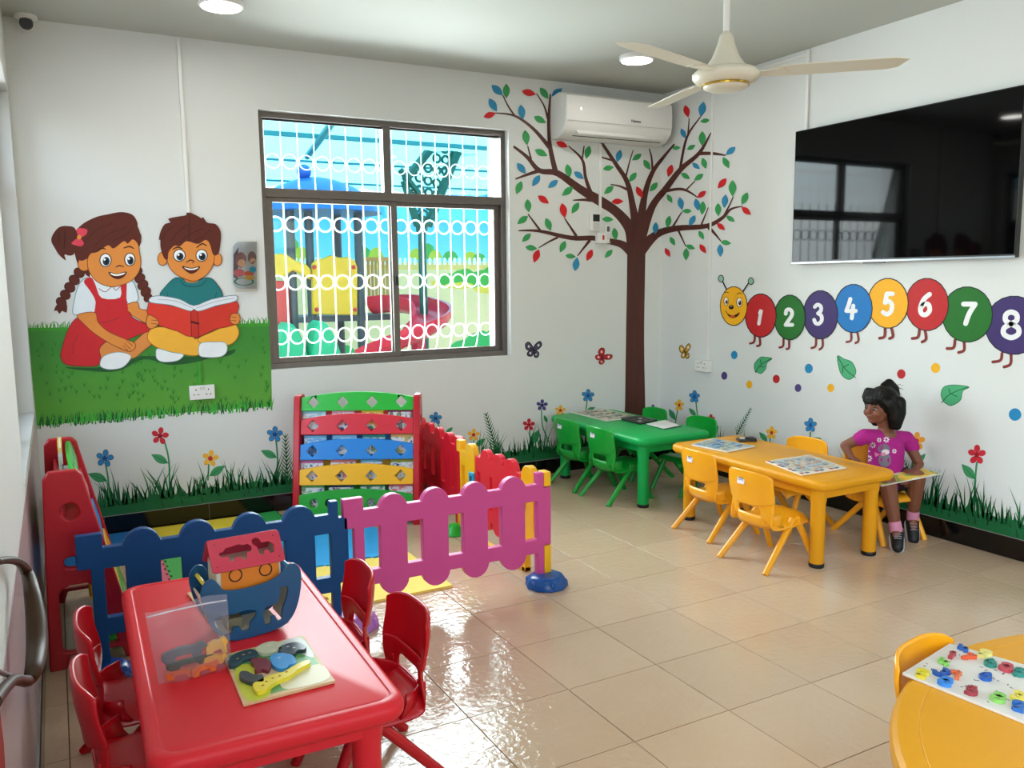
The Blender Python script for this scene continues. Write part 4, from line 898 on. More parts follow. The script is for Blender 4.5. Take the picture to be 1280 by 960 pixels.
# television
t = thing('television', 'large black wall mounted television on the right wall', 'television', (0, -2.15, 1.98)); O = t.location
TX = lambda y: -.065
SCR = mat('#030304', .04, spec=.16, name='television_screen')
ob('casing', MB().bx(-.062, -.025, -2.885, -1.425, 1.562, 2.402), mat('#0c0c0d', .35), t, origin=O, bevel=.003)
ob('screen', MB().bx(-.0645, -.062, -2.878, -1.432, 1.580, 2.396), SCR, t, origin=O)
ob('bottom_bezel', MB().bx(-.066, -.060, -2.885, -1.425, 1.560, 1.572), mat('#9aa0a6', .3, metal=.8), t, origin=O, bevel=.001)
ob('sensor_bar', MB().bx(-.066, -.055, -2.13, -1.98, 1.552, 1.561), DKP, t, origin=O, bevel=.001)
ob('wall_bracket', MB().bx(-.025, -.0012, -2.4, -1.9, 1.75, 2.2), DKP, t, origin=O)
ob('cable_plug', MB().ball((-.03, -1.418, 1.78), (.018, .012, .02), 10, 8), DKP, t, origin=O, smooth=180)
# thermostat and switch box with remote
th = onp(742, 278, 1, 0)
t = thing('thermostat', 'white thermostat with a small dark screen left of the painted trunk', 'thermostat', th); O = t.location
ob('case', MB().bx(th.x-.045, th.x+.045, -.026, -.001, th.z-.065, th.z+.065), PW, t, origin=O, bevel=.005)
ob('display', MB().bx(th.x-.022, th.x+.038, -.0275, -.026, th.z+.005, th.z+.058), DKP, t, origin=O); ob('button_flap', MB().bx(th.x-.022, th.x+.038, -.028, -.026, th.z-.055, th.z-.002), PG, t, origin=O, bevel=.001)
sw = onp(749, 298, 1, 0)
t = thing('wall_switch', 'white switch plate with a red rocker under the thermostat', 'switch', sw); O = t.location
ob('plate', MB().bx(sw.x-.04, sw.x+.045, -.035, -.001, sw.z-.04, sw.z+.04), PW, t, origin=O, bevel=.004)
ob('rocker', MB().bx(sw.x+.005, sw.x+.022, -.040, -.035, sw.z-.012, sw.z+.022), mat('#b81c2a', .3), t, origin=O, bevel=.002)
rm = onp(757.5, 294, 1, 0)
t = thing('remote_control', 'grey remote control in a wall holder right of the red switch', 'remote', rm); O = t.location
ob('case', MB().bx(rm.x-.017, rm.x+.017, -.030, -.012, rm.z-.055, rm.z+.075), PW, t, origin=O, bevel=.006); ob('display', MB().bx(rm.x-.012, rm.x+.012, -.0315, -.030, rm.z+.025, rm.z+.065), mat('#4c5350', .3), t, origin=O)
kb = MB()
for i in range(4):
    for j in range(3): kb.box((rm.x+(j-1)*.008, -.0305, rm.z+.012-i*.014), (.005, .002, .007))
ob('keypad', kb, PG, t, origin=O); ob('holder', MB().bx(rm.x-.022, rm.x+.022, -.012, -.001, rm.z-.06, rm.z+.02).bx(rm.x-.022, rm.x+.022, -.034, -.001, rm.z-.062, rm.z-.056), PW, t, origin=O, bevel=.002)
def trunk(name, label, axis, u, z0, z1, w=.02, d=.014, horiz=None):
    if horiz: b = (u, horiz, -d, -.001, z0, z0+w) if axis == 1 else (-d, -.001, u, horiz, z0, z0+w)
    else: b = (u-w/2, u+w/2, -d, -.001, z0, z1) if axis == 1 else (-d, -.001, u-w/2, u+w/2, z0, z1)
    return tag(ob(name, MB().bx(*b), PW, bevel=.002), label, 'cable cover')
ztop = onp(237, 266, 1, 0).z
trunk('cable_trunking', 'white cable trunking running from the ceiling down to the painted boy', 1, -3.575, ztop, 2.905)
tag(ob('cable_trunking', MB().bx(-3.573, -3.553, -.012, -.001, .862, onp(247, 452, 1, 0).z), paint('#3f9a2c'), bevel=.002), 'green painted cable trunking just above the left wall socket', 'cable cover')
trunk('cable_trunking', 'white cable trunking between the air conditioner and the thermostat', 1, -.60, 1.975, 2.492)
trunk('cable_trunking', 'white cable trunking down the right wall to the corner socket', 0, -.58, .862, 2.905, .014, .012)
trunk('cable_trunking', 'white cable trunking from the ceiling to the television', 0, -1.463, 2.404, 2.905, .022, .014)
trunk('cable_trunking', 'short horizontal cable trunking along the ceiling beside the fan', 0, -1.45, 2.868, 0, .018, .012, horiz=-.95)
def socket(label, axis, u, z, d):
    t = thing('wall_socket', label, 'socket', (u, 0, z) if axis == 1 else (0, u, z), 0 if axis == 1 else -PI/2)
    ob('box', MB().bx(-.073, .073, -d, -.0012, -.043, .043), PW, t, bevel=.003)
    h_ = MB()
    for c in (-.036, .036): h_.box((c, -d-.0005, .018), (.005, .002, .010)).box((c-.012, -d-.0005, -.012), (.009, .002, .005)).box((c+.012, -d-.0005, -.012), (.009, .002, .005))
    ob('pin_holes', h_, DKP, t)
    for c in (-.008, .008): ob('rocker', MB().box((c, -d-.001, .026), (.011, .004, .018)), PG, t, bevel=.001)
    return t
socket('white double socket on the lawn mural of the back wall', 1, -3.556, .816, .03)
s_ = socket('white double socket on the right wall near the corner', 0, -.545, .815, .045)
# poster in a plastic sleeve
t = thing('wall_poster', 'small curled print of the reading children in a clear sleeve beside the window', 'poster', onp(305, 331, 1, 0)); O = t.location
def pp(px, py, d=.0): v = onp(px, py, 1, -d); return v
cv = lambda px: .010+.018*math.sin(PI*max(0, min(1, (px-288)/34)))
def shp(name, pts, m, off):
    tri = geometry.tessellate_polygon([[Vector((*p, 0)) for p in pts]]); ob(name, MB().add([pp(p[0], p[1], cv(p[0])+off) for p in pts], tri), m, t, origin=O, fix=False)
n = 8; xs = [291+30*k/n for k in range(n+1)]
top = [302+(0 if x > 296 else (296-x)*1.2) for x in xs]; bot = [361-(0 if x > 296 else (296-x)*1.5) for x in xs]
mb = MB(); mb.add([pp(x, a, cv(x)) for x, a in zip(xs, top)]+[pp(x, a, cv(x)) for x, a in zip(xs, bot)], [(i, i+1, n+2+i, n+1+i) for i in range(n)]); ob('paper', mb, mat('#a9adb0', .4), t, origin=O)
shp('print_backdrop', [(292, 318), (298, 309), (297, 350), (292, 346)], mat('#4a3a3c', .5), .001)
for nm, cx, cy, rx, ry, c in (('grass_print', 305, 352, 13, 5, '#2c7a4a'), ('hair_print', 301, 325, 7, 10, '#7c4a4a'), ('hair_print', 315, 322, 5.5, 8, '#7d5a5a'), ('face_print', 302, 329, 5, 5, '#c0906a'), ('face_print', 316, 327, 4, 4.5, '#c9a080'), ('dress_print', 299, 341, 7, 5, '#b8545a'), ('jumper_print', 316, 337, 4.5, 4, '#2a8fae'), ('book_print', 311, 342, 7, 3, '#c85a3a'), ('trousers_print', 312, 347, 7, 3, '#c99a3a')):
    shp(nm, circ(cx, cy, rx, ry, 12), mat(c, .5), .0015+.0002*len(nm))
mb = MB(); mb.add([pp(x, a, cv(x)+.006) for x, a in zip(xs, top)]+[pp(x, a, cv(x)+.006) for x, a in zip(xs, bot)], [(i, i+1, n+2+i, n+1+i) for i in range(n)]); ob('clear_sleeve', mb, GLASS, t, origin=O)
ob('tape_strip', MB().add([pp(297, 299, .003), pp(321, 300, .003), pp(321, 303, .012), pp(297, 302.5, .012)], [(0, 1, 2, 3)]).add([pp(295, 361, .012), pp(321, 361, .012), pp(321, 364, .003), pp(295, 365, .003)], [(0, 1, 2, 3)]), mat('#d3d1c8', .3), t, origin=O)
# ceiling lights
def downlight(px, py, lab, loc=None):
    c = onp(px, py, 2, H) if loc is None else Vector(loc)
    t = thing('ceiling_light', lab, 'ceiling light', (c.x, c.y, H), 0, 'round surface mounted ceiling lights')
    ob('housing', MB().lathe([(.112, -.0005), (.114, -.022), (.108, -.030), (.098, -.031)], (0, 0, 0), 32), PW, t, smooth=40)
    ob('diffuser', MB().lathe([(.098, -.028), (.098, -.034), (.07, -.037), (.001, -.038)], (0, 0, 0), 32), mat('#fffdf4', .5, emit=9, name='lamp_diffuser'), t, smooth=60)
    l = bpy.data.lights.new('ceiling_light_glow', 'AREA'); l.shape = 'DISK'; l.size = .19; l.energy = 4; l.color = (1, .97, .92)
    o = bpy.data.objects.new('ceiling_light_glow', l); C.objects.link(o); o.location = (c.x, c.y, H-.042)
downlight(796, 70, 'round ceiling light above the air conditioner')
downlight(276, 1, 'round ceiling light at the top edge of the photo, left of centre')
downlight(0, 0, 'round ceiling light behind the fan towards the rear, reflected in the television', (-.893, -3.6, H))
downlight(0, 0, 'round ceiling light above the red table side of the room', (-3.459, -3.6, H))
# ceiling fan
hb = onp(907, 95, 2, 2.35)
FANW = mat('#d8d3c2', .35, name='ivory_enamel')
t = thing('ceiling_fan', 'ivory three blade ceiling fan hanging in front of the right wall', 'fan', (hb.x, hb.y, H))
dz = 2.35-H
ob('down_rod', MB().lathe([(.014, -.002), (.014, dz+.15)], (0, 0, 0), 16), PW, t, smooth=40)
ob('canopy_cup', MB().lathe([(.05, -.0005), (.055, -.03), (.045, -.07), (.016, -.085)], (0, 0, 0), 24), FANW, t, smooth=40)
ob('upper_cone', MB().lathe([(.014, dz+.185), (.028, dz+.17), (.038, dz+.13), (.060, dz+.075), (.085, dz+.042), (.088, dz+.03)], (0, 0, 0), 32), FANW, t, smooth=50)
ob('motor_housing', MB().lathe([(.085, dz+.034), (.125, dz+.024), (.143, dz+.008), (.143, dz-.008), (.128, dz-.026), (.10, dz-.038)], (0, 0, 0), 40), FANW, t, smooth=50)
ob('gold_ring', MB().lathe([(.101, dz-.034), (.104, dz-.038), (.103, dz-.044), (.092, dz-.046)], (0, 0, 0), 40), mat('#b8973a', .25, metal=1), t, smooth=50)
ob('bottom_cap', MB().lathe([(.097, dz-.038), (.095, dz-.050), (.07, dz-.060), (.03, dz-.064), (.001, dz-.065)], (0, 0, 0), 32), FANW, t, smooth=60)
tip = onp(1122, 80, 2, 2.35); ang = math.atan2(tip.y-hb.y, tip.x-hb.x)
bl_ = None
for k in range(3):
    if bl_ is None:
        m_ = MB(); top_ = [(.20, -.052), (.30, -.062), (.68, -.058), (.735, -.035), (.70, .045), (.66, .062), (.30, .06), (.20, .045)]
        m_.slab(top_, (), -.002, .002, lambda v: Vector((v.x, v.y, v.z+dz+.006-v.y*.14)))
        bl_ = ob('blade', m_, FANW, t, bevel=.0015)
        ir = ob('blade_iron', MB().slab([(.10, -.02), (.16, -.022), (.24, -.045), (.26, 0), (.24, .045), (.16, .038), (.10, .02)], (), 0, .004, lambda v: Vector((v.x, v.y, v.z+dz+.001-v.y*.14))), FANW, bl_)
        b = bl_
    else: b = copy_tree(bl_, t)
    b.rotation_euler = (0, 0, ang+k*2*PI/3)
# security camera
t = thing('security_camera', 'white turret security camera with a black eye in the top left corner', 'camera', (-4.345, -.07, H))
ob('base', MB().lathe([(.055, -.0005), (.056, -.018), (.048, -.024), (.04, -.026)], (0, 0, 0), 24), PW, t, smooth=40)
ob('turret', MB().ball((0, 0, -.042), .04, 20, 14), PW, t, smooth=180)
d_ = (CAM-Vector((-4.345, -.07, H-.05))).normalized()
ob('lens_face', MB().tube([Vector((0, 0, -.042))+d_*.022, Vector((0, 0, -.042))+d_*.0405], [.034, .027], 20), DKP, t, smooth=40)
# ================================================================ OUTSIDE THE BACK WINDOW
GW = mat('#e9eaea', .35, name='white_grille_paint')
gz = lambda px, py: onp(px, py, 1, .25).z
g = thing('window_grille', 'white security grille of bars and rings outside the back window', 'grille', (-2.26, .25, .93)); O = g.location
x0 = onp(358.4, 353, 1, .25).x; x1 = onp(475.6, 346, 1, .25).x; sp = (x1-x0)/6
xs = [x0+sp*k for k in range(-2, 14)]; xs = [x for x in xs if W1[0]+.01 < x < W1[1]-.01]
bar0 = None
for x in xs:
    if bar0 is None: bar0 = ob('bar', MB().tube([(x, .25, 2.545), (x, .25, 1.17), (x, .262, 1.10), (x, .29, 1.02), (x, .32, .97), (x, .33, .92)], .0046, 8), GW, g, smooth=50, origin=O); bx0 = x
    else: c = bar0.copy(); C.objects.link(c); c.location = (x-bx0, 0, 0)
rows = [gz(395, 204), gz(395, 281), gz(395, 353), gz(395, 420)]; ring0 = None
for z in rows:
    for x in [v+sp/2 for v in xs]:
        if x > W1[1]: continue
        if ring0 is None:
            ring0 = ob('ring', MB().tube([(sp*.43*math.cos(a), 0, sp*.43*math.sin(a)) for a in [2*PI*k/20 for k in range(20)]], .0048, 6, closed=True), GW, g, smooth=60); ring0.location = Vector((x, .25, z))-O
        else: c = ring0.copy(); C.objects.link(c); c.location = Vector((x, .25, z))-O
# ground and painted garden wall
struct(ob('ground', MB().bx(-14, 8, .34, 12, -.2, -.1), mat('#cdb795', .9, noise=.1)))
YM_ = 4.6
struct(ob('garden_wall', MB().bx(-9, 5, YM_, YM_+.2, -.1, 2.75), mat('#d8d2c4', .8)))
PLANE = YM_
G = Paint('garden_mural', 'sunny painted garden wall outside the window with sky, white fence and bushes', 'mural', (480, 340))
def wide(a, b): return [(60, a), (900, a), (900, b), (60, b)]
SKYM = bpy.data.materials.new('painted_sky'); SKYM.use_nodes = True
_N = SKYM.node_tree.nodes; _L = SKYM.node_tree.links; _b = _N['Principled BSDF']; _b.inputs['Roughness'].default_value = .7
_c = _N.new('ShaderNodeTexCoord'); _s = _N.new('ShaderNodeSeparateXYZ'); _r = _N.new('ShaderNodeMapRange'); _r.inputs['From Min'].default_value = .1; _r.inputs['From Max'].default_value = 1.1
_m = _N.new('ShaderNodeMix'); _m.data_type = 'RGBA'; _m.inputs[6].default_value = hexc('#7fc6ea'); _m.inputs[7].default_value = hexc('#1f9fd8')
_L.new(_c.outputs['Object'], _s.inputs[0]); _L.new(_s.outputs['Z'], _r.inputs['Value']); _L.new(_r.outputs[0], _m.inputs[0]); _L.new(_m.outputs[2], _b.inputs['Base Color'])
G.poly('sky_paint', wide(243, 330), '#000000', False, px=True, material=SKYM)
G.poly('sand_paint', wide(328, 475), '#dcbd90', False, px=True); G.poly('path_paint', wide(328, 337), '#e0b46a', False, px=True)
for (cx, cy, rx, ry, c) in ((366, 312, 9, 14, 0), (376, 318, 10, 9, 1), (455, 317, 9, 8, 0), (470, 319, 9, 9, 1), (520, 318, 8, 7, 1), (535, 314, 9, 9, 0), (544, 320, 8, 7, 1), (563, 320, 9, 6, 0), (588, 321, 9, 6, 1), (599, 322, 8, 5, 0), (622, 316, 9, 10, 1), (645, 318, 14, 10, 0), (300, 318, 16, 10, 0), (680, 320, 20, 8, 1)):
    G.poly('bush_paint', [(cx+rx*math.cos(a)*(1+.12*math.sin(5*a)), cy+ry*math.sin(a)*(1+.12*math.cos(4*a))) for a in [2*PI*k/18 for k in range(18)]], ['#4f9a4c', '#b3b33a'][c], px=True, n=2)
for k in range(60):
    x = 300+k*6.2; G.poly('painted_picket', [(x, 331), (x, 323.5), (x+1.7, 321.5), (x+3.4, 323.5), (x+3.4, 331)], '#e6e8e0', False, px=True); G.lay -= 1
G.lay += 1
for (cx, cy, rx, ry, c) in ((548, 354, 9, 4, 1), (560, 350, 13, 8, 0), (580, 346, 14, 10, 0), (600, 350, 16, 12, 0), (618, 345, 15, 14, 0), (636, 344, 18, 15, 0), (575, 357, 18, 4, 1), (612, 362, 20, 5, 1), (560, 445, 14, 9, 2), (580, 436, 16, 12, 2), (600, 430, 18, 16, 2), (622, 428, 20, 18, 2), (645, 430, 20, 18, 2), (430, 446, 16, 14, 2), (450, 452, 14, 10, 2)):
    G.poly('bush_paint', [(cx+rx*math.cos(a)*(1+.10*math.sin(6*a)), cy+ry*math.sin(a)*(1+.10*math.cos(5*a))) for a in [2*PI*k/18 for k in range(18)]], ['#3f9a3e', '#d9b340', '#2d9a50'][c], px=True, n=2)
PLANE = None
# canopy
CAN = bpy.data.materials.new('teal_roof_sheet'); CAN.use_nodes = True; _N = CAN.node_tree.nodes; _L = CAN.node_tree.links; _N.remove(_N['Principled BSDF'])
_d = _N.new('ShaderNodeBsdfDiffuse'); _d.inputs[0].default_value = hexc('#6fd0da'); _q = _N.new('ShaderNodeBsdfTranslucent'); _q.inputs[0].default_value = hexc('#7fe0e8'); _x = _N.new('ShaderNodeMixShader'); _x.inputs[0].default_value = .6
_L.new(_d.outputs[0], _x.inputs[1]); _L.new(_q.outputs[0], _x.inputs[2]); _L.new(_x.outputs[0], _N['Material Output'].inputs[0])
t = thing('garden_canopy', 'teal translucent canopy roof over the playground outside the window', 'canopy', (-2, 2.4, 2.7)); O = t.location
zc = lambda y: 2.76-.045*(y-.3)
mb = MB(); n = 160
for k in range(n+1):
    x = -8+11*k/n; z = .012*math.sin(k*1.3); mb.v += [Vector((x, .36, zc(.36)+z)), Vector((x, 4.5, zc(4.5)+z))]
mb.f = [(2*i, 2*i+1, 2*i+3, 2*i+2) for i in range(n)]
ob('roof_sheet', mb, CAN, t, origin=O, smooth=180, fix=False)
TEALD = mat('#2c7d88', .5, name='teal_steel')
for y, w in ((.85, .015), (1.55, .035), (2.7, .02), (3.9, .02)): ob('purlin', MB().bx(-8, 3, y, y+w, zc(y)-.02-w, zc(y)-.02), TEALD, t, origin=O)
for (a_, b_) in (((418, 150), (384, 196)), ((636, 218), (598, 248)), ((478, 225), (466, 240))):
    ob('brace', MB().tube([onp(*a_, 2, 2.66), onp(*b_, 2, 2.60)], .028, 6), TEALD, t, origin=O)
# lace bracket column
t = thing('garden_column', 'dark green iron column with lace bracket holding the canopy outside', 'column', onp(530, 400, 1, 2.0)*1); t.location.z = -.1; O = t.location
GI = mat('#14584f', .5, name='green_iron'); yc = 2.0
cz = lambda px, py: (onp(px, py, 1, yc).x, onp(px, py, 1, yc).z)
up2 = lambda v: Vector((v.x, yc+v.z, v.y))
c0 = cz(530, 400)[0]
ob('shaft', MB().tube([(c0, yc, -.1), (c0, yc, cz(530, 270)[1])], [.045, .036], 12).tube([(c0, yc, cz(530, 292)[1]), (c0, yc, cz(530, 280)[1])], [.05, .06], 12), GI, t, origin=O, smooth=40)
def bar(name, a, b, w):
    p, q = cz(*a), cz(*b); ob(name, MB().tube([(p[0], yc, p[1]), (q[0], yc, q[1])], w, 6), GI, t, origin=O)
bar('bracket_edge', (522, 282), (505, 226), .038); bar('bracket_edge', (506, 226), (566, 152), .04); bar('bracket_edge', (535, 282), (588, 150), .045); bar('bracket_edge', (540, 262), (500, 212), .03)
rr_ = MB()
for (px, py) in [(560, 172), (566, 184), (556, 186), (546, 198), (557, 200), (567, 196), (535, 210), (546, 213), (557, 214), (524, 222), (535, 226), (546, 229), (514, 233), (525, 237), (536, 241), (545, 244), (516, 246), (527, 252), (537, 257), (520, 260), (530, 268), (524, 273)]:
    p = cz(px, py); rr_.tube([(p[0]+.036*math.cos(a), yc, p[1]+.036*math.sin(a)) for a in [2*PI*k/12 for k in range(12)]], .013, 5, closed=True)
o = ob('bracket_rings', rr_, GI, t, origin=O); o['kind'] = 'stuff'
# playground
t = thing('play_tower', 'plastic playground tower with blue dome, grey posts and slides outside the window', 'playground', onp(405, 400, 1, 2.4)*1); t.location.z = -.1; O = t.location
GP = mat('#4b4f57', .45); YP = mat('#f3b62c', .4, noise=.06); GRP = mat('#18b07c', .35); RP = mat('#e23a3a', .4); RSL = mat('#d8233f', .25)
yt = 2.4; pz = lambda px, py, y=yt: onp(px, py, 1, y)
dc = pz(405, 262); ob('dome', MB().lathe([(.62, 0), (.60, .05), (.50, .16), (.36, .25), (.2, .31), (.06, .34), (.001, .345)], (dc.x, yt+.25, dc.z-.02), 24), mat('#2b62b8', .4), t, origin=O, smooth=60)
ob('finial', MB().ball((dc.x-.12, yt+.2, dc.z+.36), .07, 12, 8), mat('#2b62b8', .4), t, origin=O, smooth=180)
for px, dy in ((366, 0), (389, .0), (424, .35), (450, 0)):
    p = pz(px, 360, yt+dy); ob('post', MB().tube([(p.x, yt+dy, -.1), (p.x, yt+dy, dc.z+.02)], .040, 12), GP, t, origin=O, smooth=40)
def panel(name, pts, m, y, th_=.05):
    O2 = [(onp(px, py, 1, y).x, onp(px, py, 1, y).z) for px, py in pts]
    return ob(name, MB().slab(O2, (), -th_/2, th_/2, lambda v: Vector((v.x, y+v.z, v.y))), m, t, origin=O, bevel=.012)
panel('yellow_panel', [(390, 393), (389, 330), (396, 324), (404, 323), (412, 319), (424, 322), (434, 321), (443, 326), (446, 334), (446, 394)], YP, yt-.06)
panel('arch_panel', [(337, 345), (337, 322), (345, 317), (356, 317), (366, 324), (374, 328), (382, 330), (388, 337), (388, 350), (376, 343), (366, 338), (352, 347)], YP, yt-.08)
panel('red_panel', [(339, 410), (338, 350), (360, 352), (363, 412)], RP, yt-.02)
for (px, py) in ((393, 334), (442, 334), (396, 387), (444, 387)): p = pz(px, py, yt-.10); ob('bolt', MB().ball(p, .02, 8, 6), RP, t, origin=O)
a, b = pz(366, 399), pz(492, 399); ob('deck', MB().bx(a.x, b.x, yt-.03, yt+.5, a.z-.035, a.z+.02), GP, t, origin=O)
for pts_, y_ in (([(344, 462), (346, 425), (351, 409), (356, 402), (362, 405), (370, 416), (378, 437), (385, 462)], 2.15), ([(383, 462), (386, 430), (390, 406), (397, 400), (404, 405), (413, 420), (421, 442), (427, 462)], 2.05)):
    panel('slide_side', pts_, GRP, y_, .30)
path = [(470, 384, 2.45), (492, 382, 2.3), (515, 384, 2.1), (535, 391, 1.9), (541, 401, 1.7), (530, 413, 1.6), (508, 424, 1.6), (482, 438, 1.7), (458, 450, 1.85)]
pts = catmull([tuple(onp(a_, b_, 1, c_)) for a_, b_, c_ in path], False, 4); rg = []
for i, p in enumerate(pts):
    tg = (Vector(pts[min(i+1, len(pts)-1)])-Vector(pts[max(i-1, 0)])); tg.z = 0; tg.normalize(); nn = Vector((-tg.y, tg.x, 0)); P = Vector(p); r_ = []
    for a_, rr in [(x, .15) for x in (-1.75, -1.3, -.8, -.3, .3, .8, 1.3, 1.75)]+[(x, .125) for x in (1.75, 1.3, .8, .3, -.3, -.8, -1.3, -1.75)]:
        r_.append(P+nn*math.sin(a_)*rr*1.25+Vector((0, 0, 1))*(.08-math.cos(a_)*rr))
    rg.append(r_)
ob('spiral_slide', MB().loft(rg), RSL, t, origin=O, smooth=60)
p0 = pz(508, 400, 2.3); ob('slide_pole', MB().tube([(p0.x, 2.0, -.1), (p0.x, 2.0, 1.1)], .07, 12), RSL, t, origin=O, smooth=40)
WD = mat('#c8924e', .6, noise=.15, nscale=20)
for k in range(9): p = pz(452+k*4.6, 350, 2.75); q0, q1 = pz(452, 380, 2.75).z, pz(452, 322, 2.75).z; ob('railing_slat', MB().bx(p.x-.010, p.x+.010, 2.74, 2.76, q0, q1), WD, t, origin=O)
a, b = pz(448, 324, 2.75), pz(494, 324, 2.75); ob('rail', MB().bx(a.x, b.x, 2.72, 2.77, a.z-.02, a.z+.02).bx(a.x, b.x, 2.72, 2.77, pz(448, 378, 2.75).z-.03, pz(448, 378, 2.75).z+.03), WD, t, origin=O)
# hedge seen from the side window
HG = mat('#5f7f5a', .9, noise=.3, nscale=6)
struct(ob('garden_wall', MB().bx(-8.2, -8.0, -12, 4.5, -.1, 2.2), mat('#c9bdb6', .8, noise=.08)))
# ================================================================ TOYS AND BOARDS
TZ = .4702
def board(label, cat, corners, z, th_, m, edge=None, name='puzzle_board'):
    c = [onp(px, py, 2, z) for px, py in corners]; O = sum(c, Vector())/4
    t = thing(name, label, cat, (O.x, O.y, z))
    ob('board', MB().slab([(p.x-O.x, p.y-O.y) for p in c], (), 0, th_), m, t, bevel=.001)
    return t, c, O
WOOD = mat('#d8b98a', .5, noise=.12, nscale=25)
# animal puzzle on the red table
t, c, O = board('wooden animal puzzle board with chunky pieces on the red table, in front of the ark', 'puzzle', [(279, 822), (379, 797), (419, 854), (304, 884)], TZ, .008, WOOD)
bl = lambda u, v: (c[0]*(1-u)*(1-v)+c[1]*u*(1-v)+c[2]*u*v+c[3]*(1-u)*v)-O     # u right, v towards the camera
def flat(name, pts, m, z0, z1, par=t, n=4, sm=True, bev=.0012, f=bl):
    q = catmull(pts, True, n) if sm else pts
    return ob(name, MB().slab([(f(u, v).x, f(u, v).y) for u, v in q], (), z0, z1), m, par, bevel=bev if z1-z0 > .003 else 0)
flat('printed_sheet', [(.05, .05), (.95, .05), (.95, .95), (.05, .95)], mat('#5da05c', .45, noise=.35, nscale=14), .008, .0084, sm=False)
flat('print_patch', [(.05, .4), (.2, .3), (.35, .55), (.3, .95), (.05, .95)], mat('#c9d23c', .45), .0084, .0086)
flat('print_patch', [(.3, .45), (.5, .4), (.6, .6), (.45, .75), (.3, .65)], mat('#dcc09a', .45), .0084, .0087)
flat('print_patch', [(.68, .05), (.95, .05), (.95, .5), (.8, .3)], mat('#d8dcd6', .45), .0084, .0086)
flat('print_patch', [(.45, .8), (.6, .72), (.95, .65), (.95, .95), (.5, .95)], mat('#ddd6b2', .45), .0084, .00865)
for nm, col, pts in (('snake_piece', '#2d4a56', [(.02, .22), (.12, .12), (.3, .10), (.36, .18), (.33, .28), (.2, .27), (.08, .34), (.0, .32)]),
    ('pig_piece', '#c9cdb0', [(.38, .10), (.48, .05), (.6, .06), (.66, .13), (.64, .24), (.55, .27), (.42, .25), (.36, .17)]),
    ('zebra_piece', '#2c3c44', [(.62, .22), (.72, .18), (.85, .2), (.92, .32), (.88, .38), (.8, .36), (.74, .42), (.66, .38), (.6, .30)]),
    ('dinosaur_piece', '#7a2f3e', [(.28, .30), (.36, .33), (.43, .38), (.44, .5), (.38, .60), (.32, .55), (.24, .55), (.27, .45), (.24, .36)]),
    ('elephant_piece', '#3f9ae0', [(.47, .36), (.56, .32), (.66, .36), (.72, .46), (.70, .60), (.62, .60), (.58, .64), (.50, .62), (.45, .52)]),
    ('rhino_piece', '#3e4a50', [(.09, .50), (.16, .52), (.22, .62), (.30, .66), (.28, .78), (.20, .76), (.13, .72), (.06, .60)]),
    ('giraffe_piece', '#ecd83a', [(.15, .86), (.18, .76), (.4, .70), (.52, .70), (.7, .62), (.84, .60), (.84, .66), (.7, .72), (.56, .80), (.40, .84), (.24, .93), (.17, .93)])):
    o = flat(nm, pts, mat(col, .35, noise=.2, nscale=40), .0087, .020)
for (u, v) in ((.3, .80), (.38, .77), (.46, .76), (.25, .85), (.55, .72)): p = bl(u, v); ob('spot', MB().ball((p.x, p.y, .0198), (.004, .004, .0012), 8, 4), mat('#8a5a18', .4), t)
for (u, v) in ((.12, .24), (.2, .19), (.28, .18), (.41, .12), (.52, .12), (.56, .42), (.72, .25), (.78, .3)): p = bl(u, v); ob('spot', MB().ball((p.x, p.y, .0198), (.005, .003, .0012), 8, 4), mat('#b8862e' if u < .3 else '#e6dcd4', .4), t)
# second board under the ark
t2, c2, O2 = board('thin wooden board lying under the stern of the toy ark', 'puzzle', [(234, 743), (262, 737), (295, 770), (262, 779)], TZ, .006, WOOD)
# toy ark
A0 = onp(316, 800, 2, TZ); t = thing('toy_ark', 'blue wooden toy ark with red roof and orange cabin on the red table', 'toy', (A0.x+.005, A0.y+.10, TZ), .07); t.scale = (.93, .93, .93)
HB = mat('#0a527f', .35, noise=.04); HBE = mat('#2f86b5', .4); RF = mat('#c8304c', .35, noise=.04); OR = mat('#e2801c', .4); CR = mat('#d9d3c0', .5)
hull = [(-0.1517, 0.15), (-0.1476, 0.185), (-0.1312, 0.205), (-0.1107, 0.203), (-0.0968, 0.185), (-0.082, 0.165), (-0.0246, 0.158), (0.0492, 0.165), (0.0861, 0.18), (0.1148, 0.205), (0.1353, 0.207), (0.1517, 0.185), (0.1533, 0.14), (0.141, 0.08), (0.1189, 0.035), (0.082, 0.01), (0.0, 0.0), (-0.0656, 0.002), (-0.1066, 0.03), (-0.1353, 0.08)]
dromedary = [(.028, .062), (.034, .028), (.050, .030), (.054, .052), (.066, .052), (.072, .030), (.086, .034), (.088, .060), (.092, .075), (.104, .100), (.110, .128), (.106, .142), (.086, .138), (.086, .118), (.074, .090), (.056, .088), (.036, .085)]
croc = [(-.115, .058), (-.100, .040), (-.090, .026), (-.070, .026), (-.062, .045), (-.045, .042), (-.034, .024), (-.016, .026), (-.010, .050), (.006, .062), (.008, .082), (-.02, .090), (-.06, .085), (-.10, .088), (-.118, .078)]
upm = lambda y: (lambda v: Vector((v.x, y+v.z, v.y)))
ob('hull_side', MB().slab(catmull(hull, True, 3), [dromedary, croc], 0, .010, upm(-.085)), HB, t, bevel=.0015)
ob('hull_side', MB().slab(catmull(hull, True, 3), (), 0, .010, upm(.075)), HB, t, bevel=.0015)
ob('hull_floor', MB().bx(-.09, .09, -.075, .075, .004, .014), CR, t)
